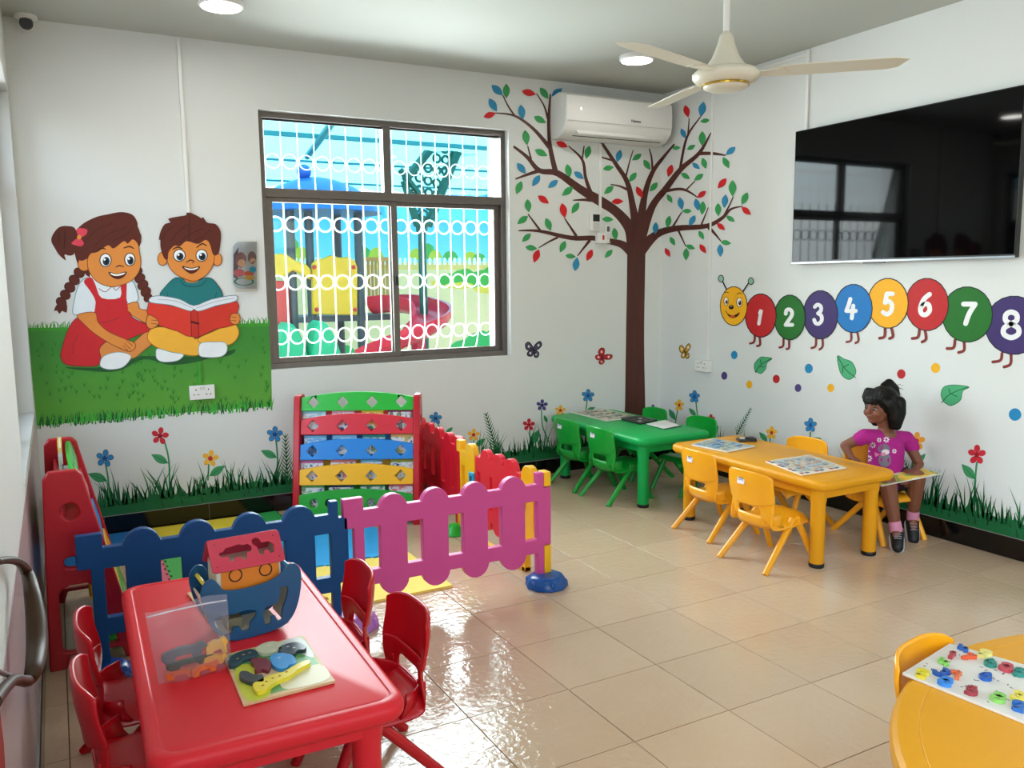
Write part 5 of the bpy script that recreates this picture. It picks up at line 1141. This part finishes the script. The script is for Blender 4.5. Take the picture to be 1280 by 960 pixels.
ob('hull_end', MB().box((-.118, 0, .075), (.006, .15, .13), Matrix.Rotation(-.35, 3, 'Y')), CR, t); ob('hull_end', MB().box((.128, 0, .075), (.006, .15, .13), Matrix.Rotation(.35, 3, 'Y')), CR, t)
ob('tie_rod', MB().tube([(-.128, -.083, .175), (-.128, .078, .175)], .0065, 10), mat('#ead23a', .4), t, smooth=40); ob('tie_rod', MB().tube([(.134, -.083, .180), (.134, .078, .180)], .0065, 10), HBE, t, smooth=40)
ob('cabin', MB().bx(-.098, .098, -.055, .055, .130, .232), CR, t, bevel=.001)
for y in (-.0575, .0565): ob('cabin_front', MB().bx(-.085, .092, y-.001, y+.002, .150, .232), OR, t)
for x in (-.042, .050): ob('porthole', MB().tube([(x+.019*math.cos(a), -.0592, .197+.019*math.sin(a)) for a in [2*PI*k/24 for k in range(24)]], .0022, 6, closed=True), mat('#40180c', .4), t)
gab = [(-.055, .232), (.055, .232), (0, .292)]
for x in (-.095, .092): ob('gable', MB().slab([(y, z) for y, z in gab], (), 0, .004, lambda v, x=x: Vector((x+v.z, v.x, v.y))), CR, t)
hippo = [(-.082, .055), (-.074, .048), (-.058, .050), (-.052, .030), (-.040, .030), (-.038, .040), (-.018, .040), (-.016, .028), (-.004, .030), (.0, .050), (.014, .052), (.018, .066), (.008, .078), (-.006, .076), (-.02, .082), (-.04, .078), (-.06, .076), (-.070, .064), (-.080, .064)]
sheep = [(.034, .062), (.038, .034), (.050, .034), (.052, .048), (.066, .048), (.070, .034), (.082, .036), (.086, .060), (.074, .074), (.05, .074), (.046, .088), (.034, .094), (.022, .088), (.022, .074)]
ro = rrect(.222, .108, .010, 3, 0, .054)
def roof(sy, holes):
    a = math.radians(52)
    def f(v, sy=sy): s_ = .108-v.y; return Vector((v.x, sy*(s_*math.cos(a)*1.0+v.z*math.sin(a)), .298-s_*math.sin(a)*.97+v.z*math.cos(a)))
    ob('roof_panel', MB().slab(ro, holes, 0, .006, f), RF, t, bevel=.001)
    for (x, y) in ((-.095, .018), (.095, .018), (-.09, .092), (.09, .092)): p = f(Vector((x, y, .0062))); ob('screw', MB().ball(p, .0022, 6, 4), mat('#54202c', .4), t)
roof(-1, [hippo, sheep]); roof(1, [])
ob('wooden_block', MB().bx(-.07, -.02, -.03, .03, .014, .05), mat('#8a8064', .6), t, bevel=.003)
# bag of wooden pieces
B0 = onp(246, 845, 2, TZ); t = thing('zip_bag', 'clear zip bag of wooden animal pieces standing against the ark', 'bag', (B0.x, B0.y+.012, TZ), .1)
BAG = bpy.data.materials.new('clear_film'); BAG.use_nodes = True; _n = BAG.node_tree.nodes; _l = BAG.node_tree.links; _n.remove(_n['Principled BSDF']); _tr = _n.new('ShaderNodeBsdfTransparent'); _tr.inputs[0].default_value = (.93, .92, .95, 1); _b = _n.new('ShaderNodeBsdfGlossy'); _b.inputs['Roughness'].default_value = .22; _fr = _n.new('ShaderNodeLayerWeight'); _fr.inputs[0].default_value = .12; _mx = _n.new('ShaderNodeMixShader'); _l.new(_fr.outputs[1], _mx.inputs[0]); _df = _n.new('ShaderNodeBsdfDiffuse'); _df.inputs[0].default_value = (.85, .83, .9, 1); _m2 = _n.new('ShaderNodeMixShader'); _m2.inputs[0].default_value = .10; _l.new(_tr.outputs[0], _m2.inputs[1]); _l.new(_df.outputs[0], _m2.inputs[2]); _l.new(_m2.outputs[0], _mx.inputs[1]); _l.new(_b.outputs[0], _mx.inputs[2]); _l.new(_mx.outputs[0], _n['Material Output'].inputs[0])
_w = _n.new('ShaderNodeTexNoise'); _w.inputs['Scale'].default_value = 16; _p = _n.new('ShaderNodeBump'); _p.inputs['Strength'].default_value = .5; _p.inputs['Distance'].default_value = .006
_c = _n.new('ShaderNodeTexCoord'); _l.new(_c.outputs['Object'], _w.inputs['Vector']); _l.new(_w.outputs['Fac'], _p.inputs['Height']); _l.new(_p.outputs[0], _b.inputs['Normal']); _l.new(_p.outputs[0], _fr.inputs['Normal'])
def sheet(sy):
    m = MB(); n1, n2 = 12, 14; rn = random.Random(4)
    for i in range(n1+1):
        for j in range(n2+1):
            u = i/n1*2-1; v = j/n2; w_ = .092-.012*v*0+.010*v
            th_ = .034*(1-u*u)**.5*math.sin(PI*min(1, v*1.15+.12))**.6 if v < .78 else .004*(1-u*u)
            m.v.append(Vector((u*w_-.008*v, sy*th_+.020*v+.004*math.sin(7*u+5*v), .001+v*.188+.006*math.sin(3*u)*v)))
    for i in range(n1):
        for j in range(n2): a = i*(n2+1)+j; m.f.append((a, a+1, a+n2+2, a+n2+1))
    return m
ob('film', sheet(-1), BAG, t, smooth=180); ob('film', sheet(1), BAG, t, smooth=180)
ob('zip_strip', MB().tube([(-.108, .018, .174), (-.05, .019, .176), (0, .02, .176), (.05, .021, .175), (.092, .021, .172)], .0022, 6), mat('#e4e2ea', .25), t)
for nm, col, x, z, y, w_, h_, r in (('elephant_piece', '#5c6468', -.025, .066, .0, .115, .036, .04), ('crocodile_piece', '#174430', -.012, .040, -.008, .125, .022, -.03), ('camel_piece', '#d9611c', -.035, .016, -.006, .085, .026, -.08), ('camel_piece', '#e06a1e', .02, .018, -.014, .075, .030, .1), ('sheep_piece', '#e8b04a', .055, .060, -.004, .060, .045, .2), ('lion_piece', '#e3a23a', .046, .034, -.012, .06, .026, -.1)):
    pts = [(-.5, -.1), (-.42, -.5), (-.25, -.5), (-.2, -.1), (.12, -.1), (.16, -.5), (.34, -.5), (.38, -.05), (.5, .15), (.42, .5), (.2, .38), (-.05, .5), (-.3, .42), (-.46, .3)]
    m = MB().slab([(a*w_, b*h_+.0) for a, b in pts], (), -.008, .008, lambda v, r=r, x=x, y=y, z=z: Vector((x+v.x*math.cos(r)-v.y*math.sin(r), y+v.z, z+v.x*math.sin(r)+v.y*math.cos(r))))
    ob(nm, m, mat(col, .45, noise=.05), t, bevel=.0015)
# number board on the round table
t, c, O = board('white number puzzle board with raised coloured numerals on the round yellow table', 'puzzle', [(1128, 844), (1187, 807), (1365, 858), (1306, 916)], .4705, .007, mat('#d9d6cd', .45, noise=.03))
nb = lambda u, v: (c[0]*(1-u)*(1-v)+c[1]*(1-u)*v+c[2]*u*v+c[3]*u*(1-v))-O      # u along the board, v away from camera
iv = lambda px, py: None
def numeral(ch, px, py, col, s_=.030, rot=0.):
    P_ = onp(px, py, 2, .478)-O; ax = (c[3]-c[0]).normalized(); ay = (c[1]-c[0]).normalized(); m = MB(); ca, sa = math.cos(rot), math.sin(rot)
    for st_ in DIG[ch]:
        q = catmull(st_, False, 5); pts = []
        for p in q:
            x, y = (p[0]-.5)*s_*.95, (.5-p[1])*s_*1.35; x, y = x*ca-y*sa, x*sa+y*ca; w_ = P_+ax*x+ay*y; pts.append((w_.x, w_.y, .011))
        rg = []
        for i, p in enumerate(pts):
            a_, b_ = Vector(pts[max(0, i-1)]), Vector(pts[min(len(pts)-1, i+1)]); d_ = (b_-a_).normalized(); nn = Vector((-d_.y, d_.x, 0))*.0052; p = Vector(p)
            rg.append([p+nn+Vector((0, 0, -.004)), p+nn+Vector((0, 0, .005)), p-nn+Vector((0, 0, .005)), p-nn+Vector((0, 0, -.004))])
        m.loft(rg)
    ob('numeral', m, mat(col, .35), t, bevel=.0012)
for (ch, px, py, col, r) in (('4', 1204, 812, '#1f5aa8', .5), ('1', 1190, 821, '#a83a40', .2), ('7', 1210, 823, '#d8552c', -.2), ('4', 1180, 829, '#7cbf52', .4), ('2', 1231, 819, '#d9d07a', .1), ('6', 1238, 830, '#1f7a6c', .3), ('8', 1258, 836, '#b8434e', .2), ('5', 1274, 842, '#1f7f72', .2), ('2', 1153, 844, '#d4c534', .3), ('3', 1177, 842, '#1e4f9c', -.3), ('7', 1196, 846, '#d4663c', .6), ('0' if False else '8', 1182, 854, '#2f7fd0', 0.1), ('6', 1233, 847, '#1d56a6', .1), ('9' if False else '5', 1214, 865, '#97323c', .2), ('8', 1248, 874, '#84c35c', .1), ('3', 1272, 872, '#e0cf52', .2), ('2', 1274, 885, '#2465b0', .3)):
    numeral(ch, px, py, col, .028, r)
dm = MB(); rn = random.Random(8)
for k in range(60):
    u, v = rn.uniform(.04, .96), rn.uniform(.06, .94); p = nb(u, v); dm.box((p.x, p.y, .0073), (rn.uniform(.004, .012), .0022, .0006), Matrix.Rotation(rn.random()*3, 3, 'Z'))
o = ob('printed_marks', dm, mat('#45474c', .5), t); o['kind'] = 'stuff'
# boards on the yellow table
def printed(seed, cols, sc):
    m = bpy.data.materials.new('printed_board'); m.use_nodes = True; N = m.node_tree.nodes; L = m.node_tree.links; b = N['Principled BSDF']; b.inputs['Roughness'].default_value = .35
    tc = N.new('ShaderNodeTexCoord'); vo = N.new('ShaderNodeTexVoronoi'); vo.inputs['Scale'].default_value = sc; L.new(tc.outputs['Object'], vo.inputs['Vector'])
    cr = N.new('ShaderNodeValToRGB'); cr.color_ramp.interpolation = 'CONSTANT'; el = cr.color_ramp.elements; el[0].color = hexc(cols[0]); el[1].position = 1/len(cols); el[1].color = hexc(cols[1])
    for i, c_ in enumerate(cols[2:]): e = el.new((i+2)/len(cols)); e.color = hexc(c_)
    s = N.new('ShaderNodeSeparateColor'); L.new(vo.outputs['Color'], s.inputs[0]); L.new(s.outputs[seed % 3], cr.inputs[0]); L.new(cr.outputs[0], b.inputs['Base Color']); return m
def pieces(t, c, O, cols, seed, nu, nv, mg=.12):
    rn = random.Random(seed)
    for i in range(nu):
        for j in range(nv):
            u = mg+(1-2*mg)*(i+.5)/nu+rn.uniform(-.02, .02); v = mg+(1-2*mg)*(j+.5)/nv+rn.uniform(-.02, .02)
            p = (c[0]*(1-u)*(1-v)+c[1]*u*(1-v)+c[2]*u*v+c[3]*(1-u)*v)-O; r = .016; k = rn.randint(4, 7); a0 = rn.random()*6
            q = catmull([(p.x+r*(.7+.45*rn.random())*math.cos(a0+2*PI*a/k), p.y+r*(.7+.45*rn.random())*math.sin(a0+2*PI*a/k)) for a in range(k)], True, 3)
            ob('puzzle_piece', MB().slab(q, (), .0085, .0135), mat(rn.choice(cols), .4), t, bevel=.001)
t, c, O = board('busy multicoloured puzzle board with red and blue rim, nearer one on the yellow table', 'puzzle', [(957, 578), (1012, 570), (1058, 586), (1002, 595)], TZ, .008, mat('#e6dcc8', .5))
flat('printed_sheet', [(.03, .04), (.97, .04), (.97, .96), (.03, .96)], printed(0, ['#d8d2c0', '#a8b0b0', '#c9a08a', '#8fa8b8', '#b8b48a', '#d0c8b8'], 55), .008, .0085, par=t, sm=False, f=lambda u, v, c=c, O=O: (c[0]*(1-u)*(1-v)+c[1]*u*(1-v)+c[2]*u*v+c[3]*(1-u)*v)-O)
pieces(t, c, O, ['#c9b8a8', '#9fb0b8', '#b89a8a', '#8f9aa0', '#c8c0a0'], 3, 6, 5)
for k in range(9):
    for (u, v) in ((.04+.11*k, .955), (.03, .06+.1*k)):
        p = (c[0]*(1-u)*(1-v)+c[1]*u*(1-v)+c[2]*u*v+c[3]*(1-u)*v)-O; ob('rim_tile', MB().box((p.x, p.y, .0095), (.020, .012, .003)), mat(['#a83440', '#34508a', '#e4ddd0'][k % 3], .4), t)
t, c, O = board('blue and grey map puzzle board, farther one on the yellow table', 'puzzle', [(864, 557), (892, 549), (944, 559), (909, 566)], TZ, .008, mat('#dcd8cc', .5))
flat('printed_sheet', [(.03, .04), (.97, .04), (.97, .96), (.03, .96)], printed(1, ['#7f9fb8', '#6f93b4', '#b8b8a8', '#c9b890', '#8f9a9a', '#a8c0cc'], 30), .008, .0085, par=t, sm=False, f=lambda u, v, c=c, O=O: (c[0]*(1-u)*(1-v)+c[1]*u*(1-v)+c[2]*u*v+c[3]*(1-u)*v)-O)
pieces(t, c, O, ['#5f8fb4', '#8fa8a8', '#b0a888', '#6a88a0'], 5, 5, 4)
p = onp(933, 551, 2, TZ); t = thing('toy_case', 'small dark plastic case with clear lid behind the blue map puzzle board', 'case', (p.x, p.y, TZ), -.45)
ob('base', MB().bx(-.055, .055, -.035, .035, 0, .014), mat('#23262b', .35), t, bevel=.003); ob('clear_lid', MB().bx(-.05, .03, -.032, .032, .014, .026), GLASS, t, bevel=.003); ob('dark_cover', MB().bx(.0, .053, -.033, .033, .014, .022), mat('#2f3338', .3), t, bevel=.003); ob('content', MB().ball((-.025, 0, .016), (.018, .02, .006), 10, 6), WHITE, t, smooth=180)
# green table boards
t, c, O = board('long pale printed picture board at the back of the green table', 'puzzle', [(713, 516), (752, 512), (800, 522), (758, 527)], TZ, .008, mat('#d8d4c6', .5))
flat('printed_sheet', [(.03, .04), (.97, .04), (.97, .96), (.03, .96)], printed(2, ['#b8b4a0', '#8f9288', '#c8b8a0', '#6f7468', '#a8b098', '#d0c8b0'], 34), .008, .0085, par=t, sm=False, f=lambda u, v, c=c, O=O: (c[0]*(1-u)*(1-v)+c[1]*u*(1-v)+c[2]*u*v+c[3]*(1-u)*v)-O)
pieces(t, c, O, ['#8a8c78', '#a49880', '#6a6f62', '#c0b49a'], 9, 6, 3)
t, c, O = board('dark puzzle board with pale pieces in the middle of the green table', 'puzzle', [(774, 524), (797, 521), (822, 526), (800, 531)], TZ, .010, mat('#23282a', .4))
pieces(t, c, O, ['#4a5052', '#5f5a50', '#c8c4b8', '#383c3e'], 12, 4, 3)
t, c, O = board('white picture book with dark back lying at the near end of the green table', 'book', [(808, 531), (833, 526), (852, 533), (831, 537)], TZ, .004, mat('#3c4048', .4), name='picture_book')
flat('page_block', [(-.02, .04), (.92, .02), (.90, .95), (-.04, .98)], mat('#e2e2de', .5), .004, .010, par=t, sm=False, f=lambda u, v, c=c, O=O: (c[0]*(1-u)*(1-v)+c[1]*u*(1-v)+c[2]*u*v+c[3]*(1-u)*v)-O)
# ================================================================ DARK CHAIR AT THE LEFT EDGE (folded against the wall)
t = thing('folded_armchair', 'dark brown curved armrest of a chair folded against the left wall, lower left', 'chair', (-4.42, -3.45, 0))
O = t.location; BRN = mat('#38220f', .45, spec=.35, noise=.3, nscale=12)
k_ = [onp(px, py, 0, xx) for px, py, xx in ((-4, 702, -4.447), (10, 700, -4.437), (24, 703, -4.428), (34, 716, -4.418), (40, 740, -4.408), (45, 775, -4.402), (46, 810, -4.402), (42, 838, -4.407), (34, 851, -4.418), (18, 850, -4.430), (4, 862, -4.438), (-8, 878, -4.444))]
k_ = [Vector((v.x, max(-4.2, v.y) if False else v.y, v.z)) for v in k_]
pts = catmull([tuple(v) for v in k_], False, 5); rs = []
n = len(pts)
ws = catmull([(.006,), (.0065,), (.008,), (.011,), (.014,), (.017,), (.017,), (.014,), (.010,), (.0085,), (.009,), (.010,)], False, 5)
m = MB(); m.tube(pts, [w_[0]*1.2 for w_ in ws], 12)
ob('armrest', m, BRN, t, smooth=60, origin=O)
a_, b_ = onp(-6, 838, 0, -4.446), onp(38, 848, 0, -4.420)
ob('metal_bracket', MB().tube([a_, (a_+b_)/2+Vector((0, 0, -.006)), b_], .0045, 8), mat('#8f9392', .3, metal=.9), t, smooth=60, origin=O)
q = [onp(px, py, 0, -4.440) for px, py in ((-30, 872), (-2, 872), (5, 930), (9, 1000), (-30, 1000))]
ob('seat_panel', MB().add(q+[v+Vector((-.012, 0, 0)) for v in q], [(0, 1, 2, 3, 4), (5, 9, 8, 7, 6)]+[(i, (i+1) % 5, (i+1) % 5+5, i+5) for i in range(5)]), mat('#8c1f14', .5), t, origin=O)
# ================================================================ THE GIRL
NV = Vector((FX.x, FX.y, 0)).normalized(); RV = Vector((-NV.y*-1, -NV.x, 0)); RV = Vector((NV.y, -NV.x, 0)); P0 = Vector((-.25, -2.30, .5)); UPV = Vector((0, 0, 1))
def gp(px, py, off=0.):
    d = FX+(px-640)/F*RX-(py-480)/F*UX; q = P0-NV*off
    return CAM+d*(((q-CAM).dot(NV))/d.dot(NV))
G = thing('person', 'person: small girl in magenta shirt sitting at the yellow table, looking left', 'person', (-.235, -2.30, 0)); GO = G.location
SK_ = mat('#7d4d38', .5, spec=.35, noise=.06, nscale=10, sub=.15); HAIR = mat('#050404', .5, spec=.25, noise=.4, nscale=30, bump=.5, bscale=90)
def chain(mb, pts, rs, seg=12):
    pts = [Vector(p) for p in pts]; q = []
    for i in range(len(pts)-1):
        mb.tube([pts[i], pts[i+1]], [rs[i], rs[i+1]], seg)
    for p, r in zip(pts, rs): mb.ball(p, r, seg, 8)
def skin_ob(name, mb, m, parent, vox, it=4, fac=.5):
    o = ob(name, mb, m, parent, origin=GO); r = o.modifiers.new('union', 'REMESH'); r.mode = 'VOXEL'; r.voxel_size = vox; r.use_smooth_shade = True
    s = o.modifiers.new('smooth', 'SMOOTH'); s.iterations = it; s.factor = fac
    return o
body = MB()
hipR, hipL = gp(1094, 600, .02), gp(1118, 599, -.02); pel = (hipR+hipL)/2
kR, kL = gp(1109, 603, .22), gp(1146, 597, .15); aR, aL = gp(1120, 661, .25), gp(1141, 646, .09)
chest = gp(1108, 562, 0); nk = gp(1107, 536, 0); hd = gp(1101, 508.5, .005)
shR, shL = gp(1081, 546, .02), gp(1133, 549, -.03); eR, eL = gp(1056, 557, -.02), gp(1149, 580, .02); wR, wL = gp(1064, 572, .03), gp(1140, 597, .12)
chain(body, [pel, (pel+chest)/2, chest, gp(1107, 545, 0)], [.085, .08, .082, .06])
chain(body, [hipR, kR, (kR*.45+aR*.55), aR], [.066, .047, .038, .026]); chain(body, [hipL, kL, (kL*.45+aL*.55), aL], [.066, .047, .038, .026])
tR, tL = gp(1122, 684, .31), gp(1142, 674, .14)
chain(body, [aR, tR], [.026, .022]); chain(body, [aL, tL], [.026, .022])
chain(body, [shR, eR, wR], [.036, .026, .019]); chain(body, [shL, eL, wL], [.036, .026, .019])
chain(body, [nk, hd-UPV*.05], [.036, .034])
fwd = (-RV*.93-NV*.36).normalized(); lat = UPV.cross(fwd).normalized()       # she looks to the left of the photo
def H_(f, l, u): return hd+fwd*f+lat*l+UPV*u
Mh = Matrix((fwd, lat, UPV)).transposed()
body.ball(H_(-.005, 0, .012), (.088, .074, .090), 20, 14, Mh)       # skull
body.ball(H_(.030, 0, -.040), (.052, .056, .052), 16, 12, Mh)      # jaw
body.ball(H_(.058, 0, -.072), (.022, .024, .018), 12, 8, Mh)       # chin
body.ball(H_(.058, .034, -.030), (.026, .024, .026), 12, 8, Mh); body.ball(H_(.058, -.034, -.030), (.026, .024, .026), 12, 8, Mh)  # cheeks
body.ball(H_(.090, 0, -.026), (.014, .0125, .011), 10, 8, Mh); body.tube([H_(.078, 0, .006), H_(.090, 0, -.022)], [.008, .010], 8)  # nose
body.ball(H_(.078, 0, -.052), (.012, .020, .0085), 10, 8, Mh)      # mouth mound
for s_ in (-1, 1): body.ball(H_(-.005, s_*.074, -.008), (.016, .007, .022), 10, 8, Mh)
def hand(w, d, side, palm_n, spread=1., curl=.5):
    """w wrist, d direction of the fingers, palm_n palm normal"""
    d = d.normalized(); n_ = (palm_n-d*palm_n.dot(d)).normalized(); s_ = d.cross(n_)*side
    body.tube([w, w+d*.030, w+d*.052], [.018, .022, .021], 10); body.ball(w+d*.035, .021, 10, 8)
    for k, (o_, L_) in enumerate(((-.0175, .040), (-.006, .046), (.006, .043), (.0175, .034))):
        b0 = w+d*.048+s_*o_; a1 = curl; p1 = b0+(d*math.cos(a1*.5)+n_*math.sin(a1*.5)+s_*o_*4*spread).normalized()*L_*.5
        p2 = p1+(d*math.cos(a1*1.4)+n_*math.sin(a1*1.4)+s_*o_*2*spread).normalized()*L_*.55
        chain(body, [b0, p1, p2], [.0072, .0066, .0055], 8)
    t0 = w+d*.018-s_*.016; t1 = t0+(d*.6-s_*.8+n_*.3).normalized()*.024; t2 = t1+(d*.9-s_*.3+n_*.4).normalized()*.020
    chain(body, [t0, t1, t2], [.0088, .0075, .0062], 8)
hand(wR, (gp(1076, 582, .05)-wR), 1, -UPV, curl=.6)
hand(wL, (gp(1122, 606, .22)-wL), -1, NV, curl=.7)
skin_ob('body', body, SK_, G, .0036, 3)
# face
for s_ in (-1, 1):
    ob('eye', MB().ball(H_(.070, s_*.030, -.004), (.010, .013, .0062), 12, 8, Mh), mat('#a89e94', .35), G, smooth=180, origin=GO)
    ob('iris', MB().ball(H_(.0785, s_*.031, -.005), (.0035, .0070, .0060), 10, 8, Mh), mat('#160c08', .2), G, smooth=180, origin=GO)
    ob('eyelid', MB().tube([H_(.074, s_*.016, .0025), H_(.0805, s_*.030, .0065), H_(.070, s_*.045, .002)], .0026, 6), mat('#2a1710', .5), G, smooth=180, origin=GO)
    ob('eyebrow', MB().tube([H_(.083, s_*.014, .018), H_(.082, s_*.032, .023), H_(.070, s_*.048, .017)], [.002, .003, .0016], 6), mat('#1a0f0a', .6), G, smooth=180, origin=GO)
ob('lips', MB().ball(H_(.086, 0, -.0495), (.006, .017, .0035), 12, 6, Mh).ball(H_(.0855, 0, -.0565), (.006, .014, .0042), 12, 6, Mh), mat('#7a3a34', .4), G, smooth=180, origin=GO)
# hair
h = MB()
h.ball(H_(-.016, 0, .026), (.092, .089, .094), 20, 14, Mh)
for s_ in (-1, 1):
    far = (lat*s_).dot(NV) > 0
    chain(h, [H_(.010, s_*.072, .040), H_(-.018, s_*.080, -.01), H_(-.022, s_*.078, -.055 if not far else -.045), H_(-.020-.02*far, s_*.072, -.100 if not far else -.060)], [.030, .034 if not far else .028, .036 if not far else .024, .022 if not far else .016])
    chain(h, [H_(.045, s_*.055, .050), H_(.030, s_*.078, .018), H_(.016, s_*.082, -.02)], [.022, .014, .008])
for k in range(-3, 4): chain(h, [H_(.045, k*.018, .085), H_(.080-.0016*k*k, k*.0185, .055), H_(.090-.0030*k*k, k*.0195, .028)], [.022, .016, .0085])
for k in range(-3, 4): chain(h, [H_(-.06, k*.024, .03), H_(-.078+.003*k*k, k*.026, -.03), H_(-.070+.003*k*k, k*.026, -.100)], [.036, .040, .026])
tp = H_(-.03, -.012, .115); chain(h, [H_(-.03, 0, .09), tp, tp-fwd*.035+UPV*.012, tp-fwd*.075-UPV*.020, tp-fwd*.095-UPV*.062, tp-fwd*.085-UPV*.10], [.020, .022, .028, .027, .020, .008])
hair = skin_ob('hair', h, HAIR, G, .0045, 2)
rn = random.Random(11); st = MB()
for k in range(70):
    a = rn.uniform(-1.45, 1.45)+PI; l0 = rn.uniform(-.02, .05); r_ = .088
    p = H_(r_*math.cos(a)*.95-.015, r_*math.sin(a), l0); e = p+UPV*-rn.uniform(.05, .10)+(fwd*math.cos(a)+lat*math.sin(a))*rn.uniform(.0, .018)
    st.tube([p, (p+e)/2+(fwd*math.cos(a)+lat*math.sin(a))*.008, e], [.0022, .0018, .0004], 4)
for k in range(26):
    p = tp-fwd*rn.uniform(.04, .08)-UPV*rn.uniform(0, .04); e = p-fwd*rn.uniform(.02, .06)+lat*rn.uniform(-.03, .03)-UPV*rn.uniform(-.01, .06); st.tube([p, (p+e)/2+UPV*.006, e], [.002, .0016, .0003], 4)
o = ob('hair_strands', st, HAIR, hair, origin=GO); o['kind'] = 'stuff'
ob('hair_tie', MB().ball(tp, (.024, .024, .012), 12, 8, Mh), mat('#c9c4c0', .4), G, smooth=180, origin=GO)
# shirt
s = MB()
chain(s, [pel+UPV*.010, (pel+chest)/2, chest, gp(1107, 551, 0)], [.099, .096, .097, .066], 16)
chain(s, [gp(1107, 549, 0), shR+UPV*.004, shR*.74+eR*.26], [.056, .043, .041]); chain(s, [gp(1107, 549, 0), shL+UPV*.004, shL*.68+eL*.32+RV*.008], [.056, .043, .042])
shirt = skin_ob('shirt', s, mat('#a8257f', .8, spec=.2, noise=.10, nscale=9, bump=.5, bscale=18), G, .006, 6)
sh = MB(); chain(sh, [pel, hipR, hipR*.55+kR*.45], [.092, .078, .064]); chain(sh, [pel, hipL, hipL*.55+kL*.45], [.092, .078, .064])
skin_ob('shorts', sh, mat('#241c20', .85), G, .006, 4)
# socks and shoes
for (k_, a_, t_) in ((kR, aR, tR), (kL, aL, tL)):
    d_ = (k_-a_).normalized(); so = MB(); chain(so, [a_-d_*.012, a_+d_*.030], [.033, .034]); skin_ob('sock', so, mat('#d38aa8', .85, bump=.4, bscale=80), G, .005, 3)
    f_ = (t_-a_); sl = MB(); heel = a_-d_*.030; toe = t_; ax = (toe-heel).normalized()
    chain(sl, [heel, heel*.5+toe*.5, toe], [.036, .033, .030]); shoe = skin_ob('shoe', sl, mat('#15151b', .55, noise=.4, nscale=40), G, .005, 3)
    dn = Vector((0, 0, -1)); dn = (dn-ax*dn.dot(ax)).normalized(); sd_ = ax.cross(dn)
    pth = [heel-ax*.030+sd_*0, heel+sd_*.030, (heel+toe)/2+sd_*.031, toe+sd_*.026, toe+ax*.030, toe-sd_*.026, (heel+toe)/2-sd_*.031, heel-sd_*.030]
    ob('sole', MB().tube([Vector(p)+dn*.024 for p in catmull([tuple(v) for v in pth], True, 3)], .0085, 6, closed=True), mat('#b9b6b8', .5), shoe, smooth=60, origin=GO)
    lc = MB()
    for q in (.25, .42, .58): c_ = heel*(1-q)+toe*q-dn*.033; lc.tube([c_-sd_*.018, c_-dn*.004, c_+sd_*.018], .0028, 5)
    ob('lace', lc, mat('#8d8a92', .7), shoe, origin=GO)
# print on the shirt: daisies and a grey figure with a pink bow, laid on the cloth surface
dg = bpy.context.evaluated_depsgraph_get(); dg.update(); ev = shirt.evaluated_get(dg)
wm = Matrix.Translation(GO)
def on_shirt(px, py, off=.0016):
    d = (FX+(px-640)/F*RX-(py-480)/F*UX).normalized(); ok, loc, nor, idx = ev.ray_cast(CAM-GO, d)
    return (loc+GO-d*off) if ok else None
def decal(name, pts, col, off=.0016):
    v = [on_shirt(*p, off) for p in pts]
    if any(q is None for q in v): return
    c_ = on_shirt(sum(p[0] for p in pts)/len(pts), sum(p[1] for p in pts)/len(pts), off+.0004)
    if c_ is None: return
    n_ = len(v); ob(name, MB().add(v+[c_], [(i, (i+1) % n_, n_) for i in range(n_)]), mat(col, .8), shirt, origin=GO, fix=False)
for (x, y, r_) in ((1091, 556.5, 4.2), (1108, 549.5, 4.2), (1099, 550, 3.2), (1084, 564, 3.6), (1086.5, 573, 4.2), (1118, 564, 3.2), (1098, 563, .1)):
    if r_ < 1: continue
    for k in range(7): a = 2*PI*k/7; decal('daisy_petal', circ(x+r_*.62*math.cos(a), y+r_*.62*math.sin(a), r_*.36, r_*.2, 7, a), '#e6dfe8')
    decal('daisy_centre', circ(x, y, r_*.22, r_*.22, 7), '#a63a8a', .002)
decal('grey_print', circ(1105, 561, 7.5, 6, 12), '#6f6a76', .0016); decal('grey_print', circ(1106, 575, 8, 9, 12), '#77727e', .0018); decal('pale_print', circ(1107, 565, 5, 3.4, 10), '#d8d0d6', .0022)
decal('bow_print', [(1093, 565), (1097, 567), (1100, 568), (1097, 570), (1094, 571)], '#d87aa0', .0024); decal('bow_print', [(1100, 568), (1104, 565), (1107, 566), (1106, 570), (1103, 570)], '#d87aa0', .0024)
# board held on her lap
L0, L1 = gp(1088, 603, .20), gp(1163, 588, .10); mid = (L0+L1)/2-NV*.02+UPV*.002; ax = (L1-L0).normalized(); ay = (NV*.97+UPV*.03); ay = (ay-ax*ay.dot(ax)).normalized(); az = ax.cross(ay)
t = thing('picture_book', 'thin yellow and white picture book held on the girl\'s lap', 'book', mid)
hb_ = (L1-L0).length/2
Mb = Matrix((ax, ay, az)).transposed()
ob('cover', MB().box((0, 0, 0), (2*hb_, .15, .004), Mb), mat('#dcdcd8', .4), t, bevel=.001)
q_ = ob('printed_sheet', MB().box(Mb @ Vector((0, 0, .0026)), (2*hb_-.02, .135, .0012), Mb), printed(1, ['#e8c53c', '#d9b22e', '#e6dcb0', '#8aa84c', '#e8c53c'], 22), t)
